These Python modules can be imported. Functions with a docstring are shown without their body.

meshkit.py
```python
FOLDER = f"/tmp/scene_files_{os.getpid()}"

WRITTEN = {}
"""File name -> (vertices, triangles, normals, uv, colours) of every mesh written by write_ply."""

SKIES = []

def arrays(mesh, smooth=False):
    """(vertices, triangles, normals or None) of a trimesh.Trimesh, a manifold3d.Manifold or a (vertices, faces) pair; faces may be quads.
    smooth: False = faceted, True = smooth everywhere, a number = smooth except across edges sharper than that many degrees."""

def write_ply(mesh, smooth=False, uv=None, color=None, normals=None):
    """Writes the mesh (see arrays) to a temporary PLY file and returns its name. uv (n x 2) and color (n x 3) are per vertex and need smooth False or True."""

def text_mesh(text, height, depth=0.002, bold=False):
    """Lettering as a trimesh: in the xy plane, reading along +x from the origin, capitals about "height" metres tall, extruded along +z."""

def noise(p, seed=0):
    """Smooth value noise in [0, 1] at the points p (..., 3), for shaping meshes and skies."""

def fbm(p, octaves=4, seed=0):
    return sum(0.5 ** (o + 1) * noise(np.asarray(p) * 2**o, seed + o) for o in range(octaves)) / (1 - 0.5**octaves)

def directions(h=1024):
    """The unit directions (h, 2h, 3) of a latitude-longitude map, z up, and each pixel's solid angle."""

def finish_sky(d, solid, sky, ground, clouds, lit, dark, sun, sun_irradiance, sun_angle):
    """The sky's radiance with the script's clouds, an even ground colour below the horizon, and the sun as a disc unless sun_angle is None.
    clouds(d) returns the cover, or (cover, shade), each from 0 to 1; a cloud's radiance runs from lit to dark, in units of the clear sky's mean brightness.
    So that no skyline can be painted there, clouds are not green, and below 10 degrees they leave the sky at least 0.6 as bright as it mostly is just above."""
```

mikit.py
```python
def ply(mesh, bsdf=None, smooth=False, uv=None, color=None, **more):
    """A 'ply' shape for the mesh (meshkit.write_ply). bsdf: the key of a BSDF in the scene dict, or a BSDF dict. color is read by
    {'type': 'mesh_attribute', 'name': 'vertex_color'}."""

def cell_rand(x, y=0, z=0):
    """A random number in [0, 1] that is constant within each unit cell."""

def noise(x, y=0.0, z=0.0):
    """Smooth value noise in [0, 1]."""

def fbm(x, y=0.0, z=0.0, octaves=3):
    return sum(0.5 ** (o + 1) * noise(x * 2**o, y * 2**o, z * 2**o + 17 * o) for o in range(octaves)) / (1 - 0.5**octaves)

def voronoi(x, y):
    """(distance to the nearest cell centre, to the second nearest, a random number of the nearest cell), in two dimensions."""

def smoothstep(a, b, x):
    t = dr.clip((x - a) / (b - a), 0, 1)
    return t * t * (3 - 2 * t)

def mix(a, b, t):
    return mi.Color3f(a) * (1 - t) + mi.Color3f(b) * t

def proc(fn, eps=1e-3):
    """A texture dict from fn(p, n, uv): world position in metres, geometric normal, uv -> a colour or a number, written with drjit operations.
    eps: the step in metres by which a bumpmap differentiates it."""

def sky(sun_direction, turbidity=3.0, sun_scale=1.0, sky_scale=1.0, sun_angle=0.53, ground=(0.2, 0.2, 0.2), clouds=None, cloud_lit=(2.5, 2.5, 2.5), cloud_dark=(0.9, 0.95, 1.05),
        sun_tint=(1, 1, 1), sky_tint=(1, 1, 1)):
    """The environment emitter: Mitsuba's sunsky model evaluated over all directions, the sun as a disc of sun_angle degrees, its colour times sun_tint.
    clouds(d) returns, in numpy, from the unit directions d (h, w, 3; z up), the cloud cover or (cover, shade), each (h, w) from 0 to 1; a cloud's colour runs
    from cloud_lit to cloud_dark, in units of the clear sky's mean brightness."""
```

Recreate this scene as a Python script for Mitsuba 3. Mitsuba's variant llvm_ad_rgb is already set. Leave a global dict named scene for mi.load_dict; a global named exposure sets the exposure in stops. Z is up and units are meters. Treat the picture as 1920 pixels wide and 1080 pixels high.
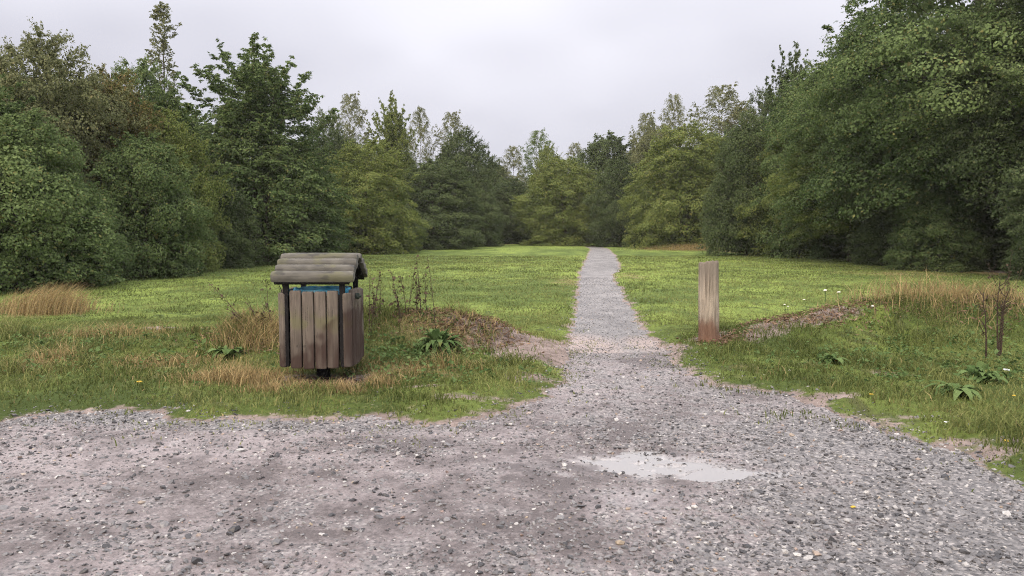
import math
import numpy as np
import drjit as dr
import mitsuba as mi
import trimesh, shapely
import mikit, meshkit
from mikit import noise as mnoise, fbm as mfbm, cell_rand, smoothstep, mix, voronoi

T = mi.ScalarTransform4f
scene, labels = {}, {}

# ------------------------------------------------------------------ camera, sky, exposure
EYE, F_PX = 1.45, 1477.0
PITCH = math.atan(110 / F_PX)
scene['camera'] = {'type': 'perspective', 'fov': math.degrees(2 * math.atan(960 / F_PX)), 'fov_axis': 'x', 'near_clip': 0.05, 'far_clip': 1000.0,
                   'to_world': T().look_at(origin=[0, 0, EYE], target=[0, math.cos(PITCH), EYE - math.sin(PITCH)], up=[0, 0, 1])}


def overcast(d):
    """Full cloud cover, three times as bright at the zenith as at the horizon (the usual overcast sky), with faint mottling."""
    up = np.clip(d[..., 2], 0, 1)
    q = d / (0.35 + up[..., None])
    n = meshkit.fbm(q * 1.3 + 5.0, 4, 3) - 0.5
    return np.ones(d.shape[:2]), np.clip(1 - up + 0.60 * n, 0, 1)


scene['sky'] = mikit.sky([-0.30, -0.75, 0.75], turbidity=4, sun_scale=0.30, sun_angle=50, clouds=overcast, ground=(0.12, 0.13, 0.09),
                         cloud_lit=(3.10, 3.08, 3.22), cloud_dark=(0.92, 0.925, 1.08))
exposure = 2.66


# ------------------------------------------------------------------ helpers
def ground_at(px, py):
    """Flat-ground point that a pixel of the 1920 x 1080 survey picture looks at."""
    dx, dy = (px - 960) / F_PX, (540 - py) / F_PX
    f = np.array([dx, math.cos(PITCH) + dy * math.sin(PITCH), -math.sin(PITCH) + dy * math.cos(PITCH)])
    t = -EYE / f[2]
    return np.array([f[0] * t, f[1] * t])


def rise(px, py, y):
    """(x, z) of the point at depth y that a pixel of the survey picture looks at."""
    dx, dy = (px - 960) / F_PX, (540 - py) / F_PX
    fy, fz = math.cos(PITCH) + dy * math.sin(PITCH), -math.sin(PITCH) + dy * math.cos(PITCH)
    return dx * y / fy, EYE + fz * y / fy


def tag(key, label=None, category=None, group=None, kind=None):
    labels[key] = {k: v for k, v in dict(label=label, category=category, group=group, kind=kind).items() if v}
    return key


def numbered(name):
    if name not in USED:
        USED[name] = 0
        return name
    USED[name] += 1
    return f'{name}_{USED[name]:03d}'


USED = {}


def add(name, mesh, bsdf, parent=None, smooth=False, uv=None, **more):
    key = numbered(f'{parent}__{name}' if parent else name)
    scene[key] = mikit.ply(mesh, bsdf, smooth=smooth, uv=uv, **more)
    return key


def tube(pts, rad, sides=6, cap=True):
    p = np.asarray(pts, float)
    t = np.gradient(p, axis=0)
    t /= np.linalg.norm(t, axis=1, keepdims=True) + 1e-9
    a = np.cross(t, np.where(np.abs(t[:, 2:]) < 0.9, [0, 0, 1.0], [1.0, 0, 0]))
    a /= np.linalg.norm(a, axis=1, keepdims=True) + 1e-9
    b = np.cross(t, a)
    ang = np.arange(sides) * 2 * np.pi / sides
    r = np.broadcast_to(np.asarray(rad, float), (len(p),))
    v = (p[:, None] + r[:, None, None] * (np.cos(ang)[None, :, None] * a[:, None] + np.sin(ang)[None, :, None] * b[:, None])).reshape(-1, 3)
    i, j = np.meshgrid(np.arange(len(p) - 1), np.arange(sides), indexing='ij')
    q = np.stack([i * sides + j, i * sides + (j + 1) % sides, (i + 1) * sides + (j + 1) % sides, (i + 1) * sides + j], -1).reshape(-1, 4)
    f = np.vstack([q[:, [0, 1, 2]], q[:, [0, 2, 3]]])
    if cap:
        n = len(v)
        v = np.vstack([v, p[:1], p[-1:]])
        k = np.arange(sides)
        f = np.vstack([f, np.stack([(k + 1) % sides, k, k * 0 + n], 1), np.stack([k + (len(p) - 1) * sides, (k + 1) % sides + (len(p) - 1) * sides, k * 0 + n + 1], 1)])
    return v, f


def join(parts):
    vs, fs, at = [], [], 0
    for v, f in parts:
        vs.append(v); fs.append(np.asarray(f) + at); at += len(v)
    return np.vstack(vs), np.vstack(fs)


def unit(v):
    return v / (np.linalg.norm(v, axis=-1, keepdims=True) + 1e-9)


def n2(x, y, s, seed=0, o=3):
    return meshkit.fbm(np.stack([np.asarray(x) * s, np.asarray(y) * s, np.zeros_like(np.asarray(x, float)) + 0.5], -1), o, seed)


# ------------------------------------------------------------------ materials
def P(base, rough=0.6, spec=0.4, two=True, **more):
    col = base if isinstance(base, dict) else {'type': 'rgb', 'value': list(base)}
    b = {'type': 'principled', 'base_color': col, 'roughness': rough, 'specular': spec, **more}
    return {'type': 'twosided', 'bsdf': b} if two else b


def leaf_proc(dark, light, odd, odd_share=0.06, scale=0.33):
    def fn(p, n, uv):
        big = mfbm(p.x * scale, p.y * scale, p.z * scale + 3.0, 3)
        t = dr.clip(0.15 + 0.45 * uv.x + 1.1 * (big - 0.5) + 0.25 * (uv.y - 0.5), 0, 1)
        c = mix(dark, light, t)
        return mix(c, odd, dr.select(cell_rand(uv.x * 7919.0, uv.y * 977.0) < odd_share, 0.85, 0.0))
    return mikit.proc(fn)


def leaf_mat(key, dark, light, odd, share=0.05, trans=0.55, rough=0.5, scale=0.33):
    scene[key] = {'type': 'principledthin', 'base_color': leaf_proc(dark, light, odd, share, scale), 'roughness': rough, 'diff_trans': trans, 'eta': 1.4}


leaf_mat('leaf_mid', (0.092, 0.140, 0.056), (0.250, 0.325, 0.135), (0.28, 0.27, 0.11))
leaf_mat('leaf_deep', (0.070, 0.100, 0.046), (0.205, 0.255, 0.112), (0.17, 0.19, 0.10))
leaf_mat('leaf_bright', (0.130, 0.175, 0.055), (0.325, 0.370, 0.125), (0.36, 0.33, 0.12))
leaf_mat('leaf_olive', (0.150, 0.168, 0.080), (0.330, 0.345, 0.190), (0.32, 0.29, 0.15))
leaf_mat('leaf_rust', (0.130, 0.130, 0.055), (0.290, 0.290, 0.115), (0.34, 0.23, 0.11), 0.14)


def bark(p, n, uv):
    a = mfbm(p.x * 14, p.y * 14, p.z * 2.2, 3)
    return mix((0.035, 0.028, 0.022), (0.15, 0.125, 0.10), a)


scene['bark'] = P(mikit.proc(bark), 0.85, 0.2)


# ground: uv.x = how bare (0 grass .. 1 soil), uv.y = how dry / brown
def meadow_fn(p, n, uv):
    fine = mfbm(p.x * 22, p.y * 22, 0.0, 3)
    mid = mfbm(p.x * 1.7 + 9, p.y * 1.1, 0.0, 4)
    wide = mfbm(p.x * 0.22 + 4, p.y * 0.16, 0.0, 3)
    tuft = mfbm(p.x * 5 + 2, p.y * 4, 0.0, 3)
    g = mix((0.068, 0.097, 0.026), (0.178, 0.232, 0.056), dr.clip(0.25 + 1.6 * (mid - 0.42) + 0.8 * (fine - 0.5) + 1.3 * (wide - 0.5), 0, 1))
    g = mix(g, (0.050, 0.072, 0.025), 0.8 * smoothstep(0.60, 0.74, tuft) * smoothstep(0.45, 0.6, mid))
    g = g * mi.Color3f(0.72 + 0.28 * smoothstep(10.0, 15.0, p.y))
    dry = smoothstep(0.25, 0.9, uv.y + 0.7 * (tuft - 0.5) + 0.35 * (mid - 0.45) + 0.45 * (wide - 0.5))
    g = mix(g, mix((0.12, 0.100, 0.050), (0.24, 0.196, 0.100), fine), dry)
    soil = mix((0.11, 0.086, 0.076), (0.30, 0.243, 0.225), dr.clip(fine * 0.8 + 0.9 * (tuft - 0.4), 0, 1))
    bare = smoothstep(0.38, 0.66, uv.x + 0.55 * (tuft - 0.5) + 0.30 * (fine - 0.5))
    return mix(g, soil, bare)


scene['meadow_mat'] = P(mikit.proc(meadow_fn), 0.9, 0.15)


# gravel: uv.x = how wet and muddy (smoother, with reflected sky painted in as paler mud), uv.y = grey stone against pink mud
def gravel_fn(p, n, uv):
    a = mfbm(p.x * 38, p.y * 38, 0.0, 3)
    b = mfbm(p.x * 6.5 + 3, p.y * 6.5, 0.0, 3)
    w = mfbm(p.x * 1.2 + 7, p.y * 1.9, 0.0, 3)
    d, e, r = voronoi(p.x * 42 + 2.0 * b, p.y * 42)
    d2, e2, r2 = voronoi(p.x * 85, p.y * 85 + 1.5 * b)
    mud = mix((0.098, 0.081, 0.080), (0.300, 0.260, 0.264), dr.clip(0.05 + 0.75 * a + 1.3 * (b - 0.47) + 1.3 * (w - 0.5), 0, 1))
    grey = mix((0.060, 0.060, 0.064), (0.28, 0.272, 0.274), dr.clip(0.2 + 0.75 * r2 * r + 0.5 * (a - 0.4), 0, 1))
    t = smoothstep(0.25, 0.75, uv.y + 0.9 * (b - 0.5))
    fine = mfbm(p.x * 150, p.y * 150, 1.0, 2)
    mud = mud * mi.Color3f(0.62 + 0.72 * fine)
    mud = mix(mud, (0.455, 0.440, 0.445), 0.85 * smoothstep(0.42, 0.95, uv.x + 0.8 * (b - 0.5)))  # pale tone painted in for the sky that the wet mud mirrors
    c = mix(mud, grey, 0.85 * t)
    peb = (1 - smoothstep(0.30, 0.42, d)) * smoothstep(0.35, 0.6, uv.y * 0.6 + 0.55 * b)
    pebc = mix((0.055, 0.055, 0.06), (0.44, 0.41, 0.40), r * r)
    return mix(c, pebc, 0.75 * peb)


def gravel_rough(p, n, uv):
    b = mfbm(p.x * 6.5 + 3, p.y * 6.5, 0.0, 3)
    return dr.clip(0.62 - 0.45 * uv.x + 0.25 * (b - 0.5), 0.14, 0.9)


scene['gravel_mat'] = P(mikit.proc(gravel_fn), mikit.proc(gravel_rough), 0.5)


def far_gravel(p, n, uv):
    a = mfbm(p.x * 26, p.y * 26, 0.0, 3)
    b = mfbm(p.x * 3.0, p.y * 2.2, 0.0, 3)
    c = mix((0.080, 0.078, 0.081), (0.280, 0.269, 0.272), dr.clip(0.12 + 0.7 * a + 0.8 * (b - 0.4), 0, 1))
    return mix(c, (0.36, 0.28, 0.255), 0.6 * smoothstep(0.4, 0.9, uv.x))


scene['path_mat'] = P(mikit.proc(far_gravel), 0.6, 0.4)


def stone_fn(p, n, uv):
    r = uv.x
    c = mix((0.045, 0.044, 0.048), (0.205, 0.198, 0.203), smoothstep(0.0, 0.72, r))
    c = mix(c, (0.53, 0.515, 0.50), smoothstep(0.86, 1.0, r) * 0.8)
    c = mix(c, mix((0.36, 0.24, 0.20), (0.46, 0.36, 0.24), cell_rand(r * 331)), dr.select(uv.y > 0.975, 0.6, 0.0))
    a = mfbm(p.x * 120, p.y * 120, p.z * 120, 2)
    return c * (0.72 + 0.56 * a)


scene['stone_mat'] = P(mikit.proc(stone_fn), 0.42, 0.5, two=False)


def grass_fn(p, n, uv):
    big = mfbm(p.x * 0.9, p.y * 0.7, 0.0, 3)
    c = mix((0.092, 0.120, 0.038), (0.305, 0.330, 0.125), dr.clip(0.1 + 0.65 * uv.x + 1.3 * (big - 0.5), 0, 1))
    s = mix((0.23, 0.165, 0.085), (0.60, 0.465, 0.245), uv.x)
    return mix(c, s, smoothstep(0.35, 0.75, uv.y))


scene['grass_mat'] = {'type': 'principledthin', 'base_color': mikit.proc(grass_fn), 'roughness': 0.55, 'diff_trans': 0.5, 'eta': 1.4}


def slat_fn(p, n, uv):
    g = mfbm(p.x * 75, p.y * 75, p.z * 3.2, 3)
    k = mfbm(p.x * 9 + 3, p.y * 9, p.z * 5.5, 3)
    c = mix((0.058, 0.046, 0.038), (0.265, 0.222, 0.188), dr.clip(0.1 + 0.75 * g + 0.5 * (k - 0.5), 0, 1))
    split = smoothstep(0.70, 0.78, mfbm(p.x * 110, p.y * 110, p.z * 1.6 + 9, 2))
    knot = smoothstep(0.74, 0.84, mfbm(p.x * 26, p.y * 26 + 7, p.z * 11, 2))
    c = c * mi.Color3f((1 - 0.55 * split) * (1 - 0.5 * knot))
    moss = smoothstep(0.50, 0.72, mfbm(p.x * 7, p.y * 7 + 4, p.z * 7, 3)) * smoothstep(0.38, 0.60, p.z) * (1 - smoothstep(0.62, 0.88, p.z))
    c = mix(c, (0.165, 0.165, 0.075), 0.55 * moss)
    edge = 0.56 + 0.50 * (k - 0.5) + 0.42 * smoothstep(-1.95, -1.48, p.x) - 0.22
    wet = (1 - smoothstep(edge - 0.07, edge + 0.09, p.z)) * smoothstep(0.22, 0.48, mfbm(p.x * 8 + 1, p.y * 8, p.z * 2.0, 2))
    c = mix(c, (0.045, 0.023, 0.019), 0.80 * wet)
    return c


scene['slat_mat'] = P(mikit.proc(slat_fn), 0.72, 0.3, two=False)


def log_fn(p, n, uv):
    g = mfbm(p.x * 3.0, p.y * 70, p.z * 70, 3)
    k = mfbm(p.x * 9, p.y * 11, p.z * 11, 3)
    c = mix((0.062, 0.060, 0.054), (0.215, 0.204, 0.180), dr.clip(0.15 + 0.6 * g + 0.9 * (k - 0.5), 0, 1))
    c = mix(c, (0.160, 0.158, 0.088), 0.60 * smoothstep(0.54, 0.70, mfbm(p.x * 6 + 2, p.y * 9, p.z * 9, 3)))
    return mix(c, (0.055, 0.055, 0.06), 0.7 * smoothstep(0.58, 0.74, mfbm(p.x * 7 + 8, p.y * 13 + 5, p.z * 13, 3)))


scene['log_mat'] = P(mikit.proc(log_fn), 0.7, 0.3, two=False)
scene['black_metal'] = P((0.010, 0.009, 0.010), 0.6, 0.2, two=False)
scene['blue_plastic'] = P((0.10, 0.42, 0.60), 0.35, 0.5)
scene['lock_mat'] = P((0.030, 0.045, 0.036), 0.45, 0.5, two=False)


def post_fn(p, n, uv):
    g = mfbm(p.x * 55, p.y * 55, p.z * 2.4, 4)
    k = mfbm(p.x * 8, p.y * 8, p.z * 4, 3)
    c = mix((0.125, 0.100, 0.076), (0.56, 0.48, 0.39), dr.clip(1.5 * (g - 0.28) + 0.55 * (k - 0.5) + 0.10, 0, 1))
    c = mix(c, (0.17, 0.145, 0.125), 0.65 * smoothstep(0.66, 1.05, p.z + 0.35 * (k - 0.5)))
    c = mix(c, mix((0.105, 0.058, 0.038), (0.24, 0.135, 0.095), g), 0.9 - 0.9 * smoothstep(0.20, 0.46, p.z + 0.45 * (k - 0.5)))
    return mix(c, mix((0.13, 0.070, 0.048), (0.36, 0.20, 0.145), k), 0.8 * (1 - smoothstep(0.06, 0.22, p.z + 0.2 * (g - 0.5))))


scene['post_mat'] = P(mikit.proc(post_fn), 0.85, 0.2, two=False)
scene['dock_leaf'] = {'type': 'principledthin', 'base_color': leaf_proc((0.065, 0.115, 0.040), (0.200, 0.280, 0.110), (0.18, 0.20, 0.07), 0.03, 3.0), 'roughness': 0.6, 'diff_trans': 0.4, 'eta': 1.45}


def dead_fn(p, n, uv):
    return mix((0.070, 0.043, 0.030), (0.33, 0.225, 0.150), dr.clip(0.9 * mfbm(p.x * 16, p.y * 16, p.z * 16, 3) + 0.6 * (uv.x - 0.5), 0, 1))


scene['dead_mat'] = P(mikit.proc(dead_fn), 0.85, 0.2)
scene['withered_mat'] = P((0.085, 0.060, 0.042), 0.85, 0.2)
scene['stalk_mat'] = P((0.060, 0.043, 0.032), 0.8, 0.2)
scene['white_petal'] = P((0.74, 0.72, 0.66), 0.8, 0.2)
scene['paper_mat'] = P((0.62, 0.66, 0.68), 0.6, 0.3)
scene['yellow_leaf'] = P((0.62, 0.42, 0.05), 0.6, 0.3)
scene['orange_leaf'] = P((0.55, 0.20, 0.04), 0.6, 0.3)
scene['stick_mat'] = P((0.42, 0.34, 0.24), 0.8, 0.2)
scene['muddy_water'] = {'type': 'roughplastic', 'diffuse_reflectance': {'type': 'rgb', 'value': [0.50, 0.49, 0.495]}, 'int_ior': 1.33, 'alpha': 0.03, 'nonlinear': True}

# ------------------------------------------------------------------ terrain: height, regions, masks
LEFT_BERM = np.array([(-9.0, 8.9, .10), (-5.5, 9.0, .13), (-3.8, 9.1, .20), (-2.4, 9.3, .30), (-0.9, 9.6, .40), (-0.30, 9.5, .30), (0.02, 9.2, .06)])
RIGHT_BERM = np.array([(2.55, 9.4, .04), (3.3, 9.9, .22), (4.4, 10.3, .42), (6.0, 10.3, .50), (8.0, 10.2, .50), (12.0, 10.2, .5)])
PUDDLE = [(*ground_at(1175, 860), 0.40, 0.20), (*ground_at(1265, 868), 0.55, 0.20), (*ground_at(1215, 842), 0.36, 0.12), (*ground_at(1360, 884), 0.5, 0.12)]


def near_line(x, y, line):
    best, val = np.full(np.shape(x), 1e9), np.zeros(np.shape(x))
    for a, b in zip(line[:-1], line[1:]):
        d = b[:2] - a[:2]
        t = np.clip(((x - a[0]) * d[0] + (y - a[1]) * d[1]) / (d @ d), 0, 1)
        r = np.hypot(x - a[0] - t * d[0], y - a[1] - t * d[1])
        val = np.where(r < best, a[2] + t * (b[2] - a[2]), val)
        best = np.minimum(r, best)
    return best, val


GRAVEL = shapely.Polygon([(-40, 0.2), (-40, 6.05)] + [tuple(ground_at(*q)) for q in (
    (0, 785), (130, 775), (280, 768), (345, 786), (560, 787), (700, 782), (850, 800), (955, 768), (1030, 738), (1062, 700), (1066, 655), (1072, 625), (1079, 600), (1084, 560), (1087, 535), (1088, 512), (1094, 496), (1104, 478), (1108, 467), (1096, 461),
    (1118, 461), (1138, 466), (1152, 478), (1160, 494), (1161, 505), (1148, 517), (1148, 527), (1164, 540), (1171, 562), (1197, 600), (1222, 640), (1274, 678), (1335, 718), (1475, 738), (1560, 775), (1650, 800), (1790, 848), (1850, 882), (1925, 908))] + [(40, 3.5), (40, 0.2)])
shapely.prepare(GRAVEL)


def side(x, y):
    """Distance inside (+) or outside (-) the gravel's edge, ragged."""
    x, y = np.asarray(x, float), np.asarray(y, float)
    pts = shapely.points(x, y)
    d = shapely.distance(GRAVEL.exterior, pts)
    d = np.where(shapely.contains_xy(GRAVEL, x, y), d, -d)
    amp = np.where(y < 9, 0.50, 0.26)
    return d + amp * (n2(x, y, 2.4, 5) - 0.5) + 0.30 * (n2(x, y, 9.0, 6) - 0.5)


def height(x, y, s=None):
    x, y = np.asarray(x, float), np.asarray(y, float)
    h = 0.10 * (n2(x, y, 0.12, 1) - 0.5) * np.clip((y - 8) / 15, 0, 1)
    for line, w in ((LEFT_BERM, 0.55), (RIGHT_BERM, 0.75)):
        r, v = near_line(x, y, line)
        v = v * (0.75 + 0.5 * n2(x, y, 1.3, 8))
        h = h + v * np.exp(-(r / w) ** 2)
    h = h - 0.07 * np.exp(-(((x + 1.80) / .7) ** 2 + ((y - 7.45) / .6) ** 2))
    s = side(x, y) if s is None else s
    out = np.clip(-s / 0.35, 0, 1)
    rough = 0.07 * (n2(x, y, 3.2, 2) - 0.5) + 0.03 * (n2(x, y, 11, 3) - 0.5)
    h = h + out * (0.045 + rough * np.clip((26 - y) / 12, 0.25, 1))
    h = h + (1 - out) * (0.030 * (n2(x, y, 2.2, 12) - 0.5) + 0.012 * (n2(x, y, 14, 4) - 0.5) - 0.01)
    for px, py, rx, ry in PUDDLE:
        bowl = np.exp(-(((x - px) / rx) ** 2 + ((y - py) / ry) ** 2))
        h = h - bowl * (0.020 - 0.060 * (n2(x, y * 2.8, 7.5, 44) - 0.5))
    return h


def blobs(x, y, spots):
    m = np.zeros(np.shape(x))
    for px, py, rx, ry, a in spots:
        c = ground_at(px, py)
        m = np.maximum(m, a * np.exp(-(((x - c[0]) / rx) ** 2 + ((y - c[1]) / ry) ** 2)))
    return m


BARE = [(1020, 662, .75, .95, 1.3), (1400, 725, .5, .12, .5), (1850, 835, .8, .16, .65), (1700, 790, .5, .10, .55), (975, 650, .45, .5, .9), (930, 665, .5, .3, .7), (1245, 655, .35, .5, .8), (1330, 648, .35, .3, 1.), (605, 715, .55, .42, 1.1), (880, 752, .5, .2, .7), (800, 732, .6, .15, .6),
        (1530, 750, .6, .2, .8), (1680, 710, .3, .2, .6), (1000, 715, .4, .3, .75), (960, 775, .5, .25, .75), (300, 622, .6, .3, .7), (1790, 855, .5, .25, .8), (1620, 800, .5, .2, .6), (700, 765, .3, .1, .4)]
DRY = [(520, 715, 1.0, .35, .75), (330, 690, .8, .3, .6), (80, 590, .8, 1., .8), (200, 640, .7, .5, .65), (480, 640, .7, .5, .75), (90, 690, .5, .4, .55), (760, 700, .8, .4, .55), (1300, 466, 4, 4, .9),
       (1750, 560, 1.2, 1.6, .8), (1850, 560, 1.5, 1.6, .7), (1060, 530, .7, 2.5, .55), (1180, 520, .5, 2, .45), (300, 650, 1.5, .8, .45), (840, 660, 1., .5, .6), (1700, 515, 3., 2., .6), (60, 640, 1.0, .8, .5)]
WOOD = shapely.Polygon([(-80, -5), (-14, 5), (-12.8, 14), (-12.3, 19), (-12.0, 24), (-11.2, 36), (-7.6, 54), (-2.2, 72), (3, 80), (9, 79), (12.0, 62), (14.0, 45), (17.5, 38), (14.6, 27), (15.6, 22), (17, 5), (80, -5), (80, 140), (-80, 140)])


def meadow_masks(x, y):
    bare = blobs(x, y, BARE)
    for line, lo, hi in ((LEFT_BERM[3:], -1.2, .4), (RIGHT_BERM, 2.4, 5.0)):
        r, v = near_line(x, y + 0.12, line)
        bare = np.maximum(bare, 0.78 * np.exp(-(r / 0.34) ** 2) * np.clip((x - lo) * 2, 0, 1) * np.clip((hi - x) * 1.2, 0, 1))
    dry = blobs(x, y, DRY) + 0.24 * np.clip((11 - y) / 3, 0, 1) * (0.5 + n2(x, y, .8, 61))
    sd = side(x, y)
    bare = np.maximum(bare, (0.25 + 1.1 * n2(x, y, 1.1, 71)) * np.exp(-np.clip(-sd, 0, None) / 0.15))
    inside = shapely.contains_xy(WOOD, x, y)
    edge = shapely.distance(WOOD.exterior, shapely.points(x, y))
    dry = np.maximum(dry, np.where(inside, 0.9, 0.75 * np.exp(-edge / 0.9)))
    bare = np.maximum(bare, np.where(inside, np.clip(edge / 1.5, 0, 1) * 0.6, 0))
    return bare, dry


def graded(lo, a, b, hi, step, grow):
    mid = list(np.arange(a, b + 1e-6, step))
    up, s = [mid[-1]], step
    while up[-1] < hi:
        s *= grow; up.append(up[-1] + s)
    dn, s = [mid[0]], step
    while dn[-1] > lo:
        s *= grow; dn.append(dn[-1] - s)
    return np.array(dn[:0:-1] + mid + up[1:])


gx = graded(-260, -7.5, 9.5, 260, 0.055, 1.09)
gy = graded(-30, 2.4, 13.0, 420, 0.05, 1.035)
GX, GY = np.meshgrid(gx, gy)
S = side(GX.ravel(), GY.ravel())
HZ = height(GX.ravel(), GY.ravel(), S)
V = np.stack([GX.ravel(), GY.ravel(), HZ], 1)
nx, ny = len(gx), len(gy)
i, j = np.meshgrid(np.arange(ny - 1), np.arange(nx - 1), indexing='ij')
a = (i * nx + j).ravel()
quads = np.stack([a, a + 1, a + nx + 1, a + nx], 1)
inner = (S[quads].mean(1) > 0)
qy = V[quads, 1].mean(1)
bare, dry = meadow_masks(V[:, 0], V[:, 1])
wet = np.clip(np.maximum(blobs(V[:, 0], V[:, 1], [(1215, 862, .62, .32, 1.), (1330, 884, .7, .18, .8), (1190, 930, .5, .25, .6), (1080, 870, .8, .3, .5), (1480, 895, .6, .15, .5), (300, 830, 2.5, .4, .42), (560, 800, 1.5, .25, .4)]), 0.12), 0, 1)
grey = 0.30 + 0.55 * np.clip((V[:, 0] - 0.2) / 2.2, 0, 1) * np.clip((6.9 - V[:, 1]) / 1.6, 0.15, 1) - 0.25 * blobs(V[:, 0], V[:, 1], [(1230, 870, 1., .5, 1.), (150, 830, 2.5, .6, .8)]) + blobs(V[:, 0], V[:, 1], [(280, 780, 1.4, .25, .6), (550, 795, 1.2, .2, .5), (1150, 720, .8, 1.0, .12)])
pinkpath = blobs(V[:, 0], V[:, 1], [(1075, 650, .9, 1.8, 1.), (1215, 645, .5, 1.2, .9)])
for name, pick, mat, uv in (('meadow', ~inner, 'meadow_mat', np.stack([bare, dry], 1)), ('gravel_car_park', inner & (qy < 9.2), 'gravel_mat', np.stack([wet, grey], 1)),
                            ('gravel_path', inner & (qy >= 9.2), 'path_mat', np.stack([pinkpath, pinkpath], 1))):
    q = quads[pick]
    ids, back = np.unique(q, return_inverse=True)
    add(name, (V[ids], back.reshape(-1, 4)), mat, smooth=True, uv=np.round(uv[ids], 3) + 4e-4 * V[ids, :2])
tag('meadow', 'green mown meadow with rough banks, running back to the wood edge', kind='structure')
tag('gravel_car_park', 'muddy pinkish grey gravel surface across the foreground', kind='structure')
tag('gravel_path', 'grey gravel path winding up the meadow', kind='structure')

# puddle: a level sheet of muddy water in the hollow of the gravel; its shore is where the ground rises through it
c = ground_at(1255, 866)
ring = np.linspace(0, 2 * np.pi, 48, endpoint=False)
level = -0.0305
pv = np.vstack([[c[0], c[1], level], np.stack([c[0] + 0.95 * np.cos(ring), c[1] + 0.42 * np.sin(ring), ring * 0 + level], 1)])
k = np.arange(48)
add('puddle', (pv, np.stack([k * 0, k + 1, (k + 1) % 48 + 1], 1)), 'muddy_water')
tag('puddle', 'shallow pale puddle lying in the gravel in front of the path', kind='structure')

# ------------------------------------------------------------------ gravel stones
rng = np.random.default_rng(11)


def scatter(n, x0, x1, y0, y1, power=1.0):
    return rng.uniform(x0, x1, n), y0 + (y1 - y0) * rng.random(n) ** power


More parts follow.
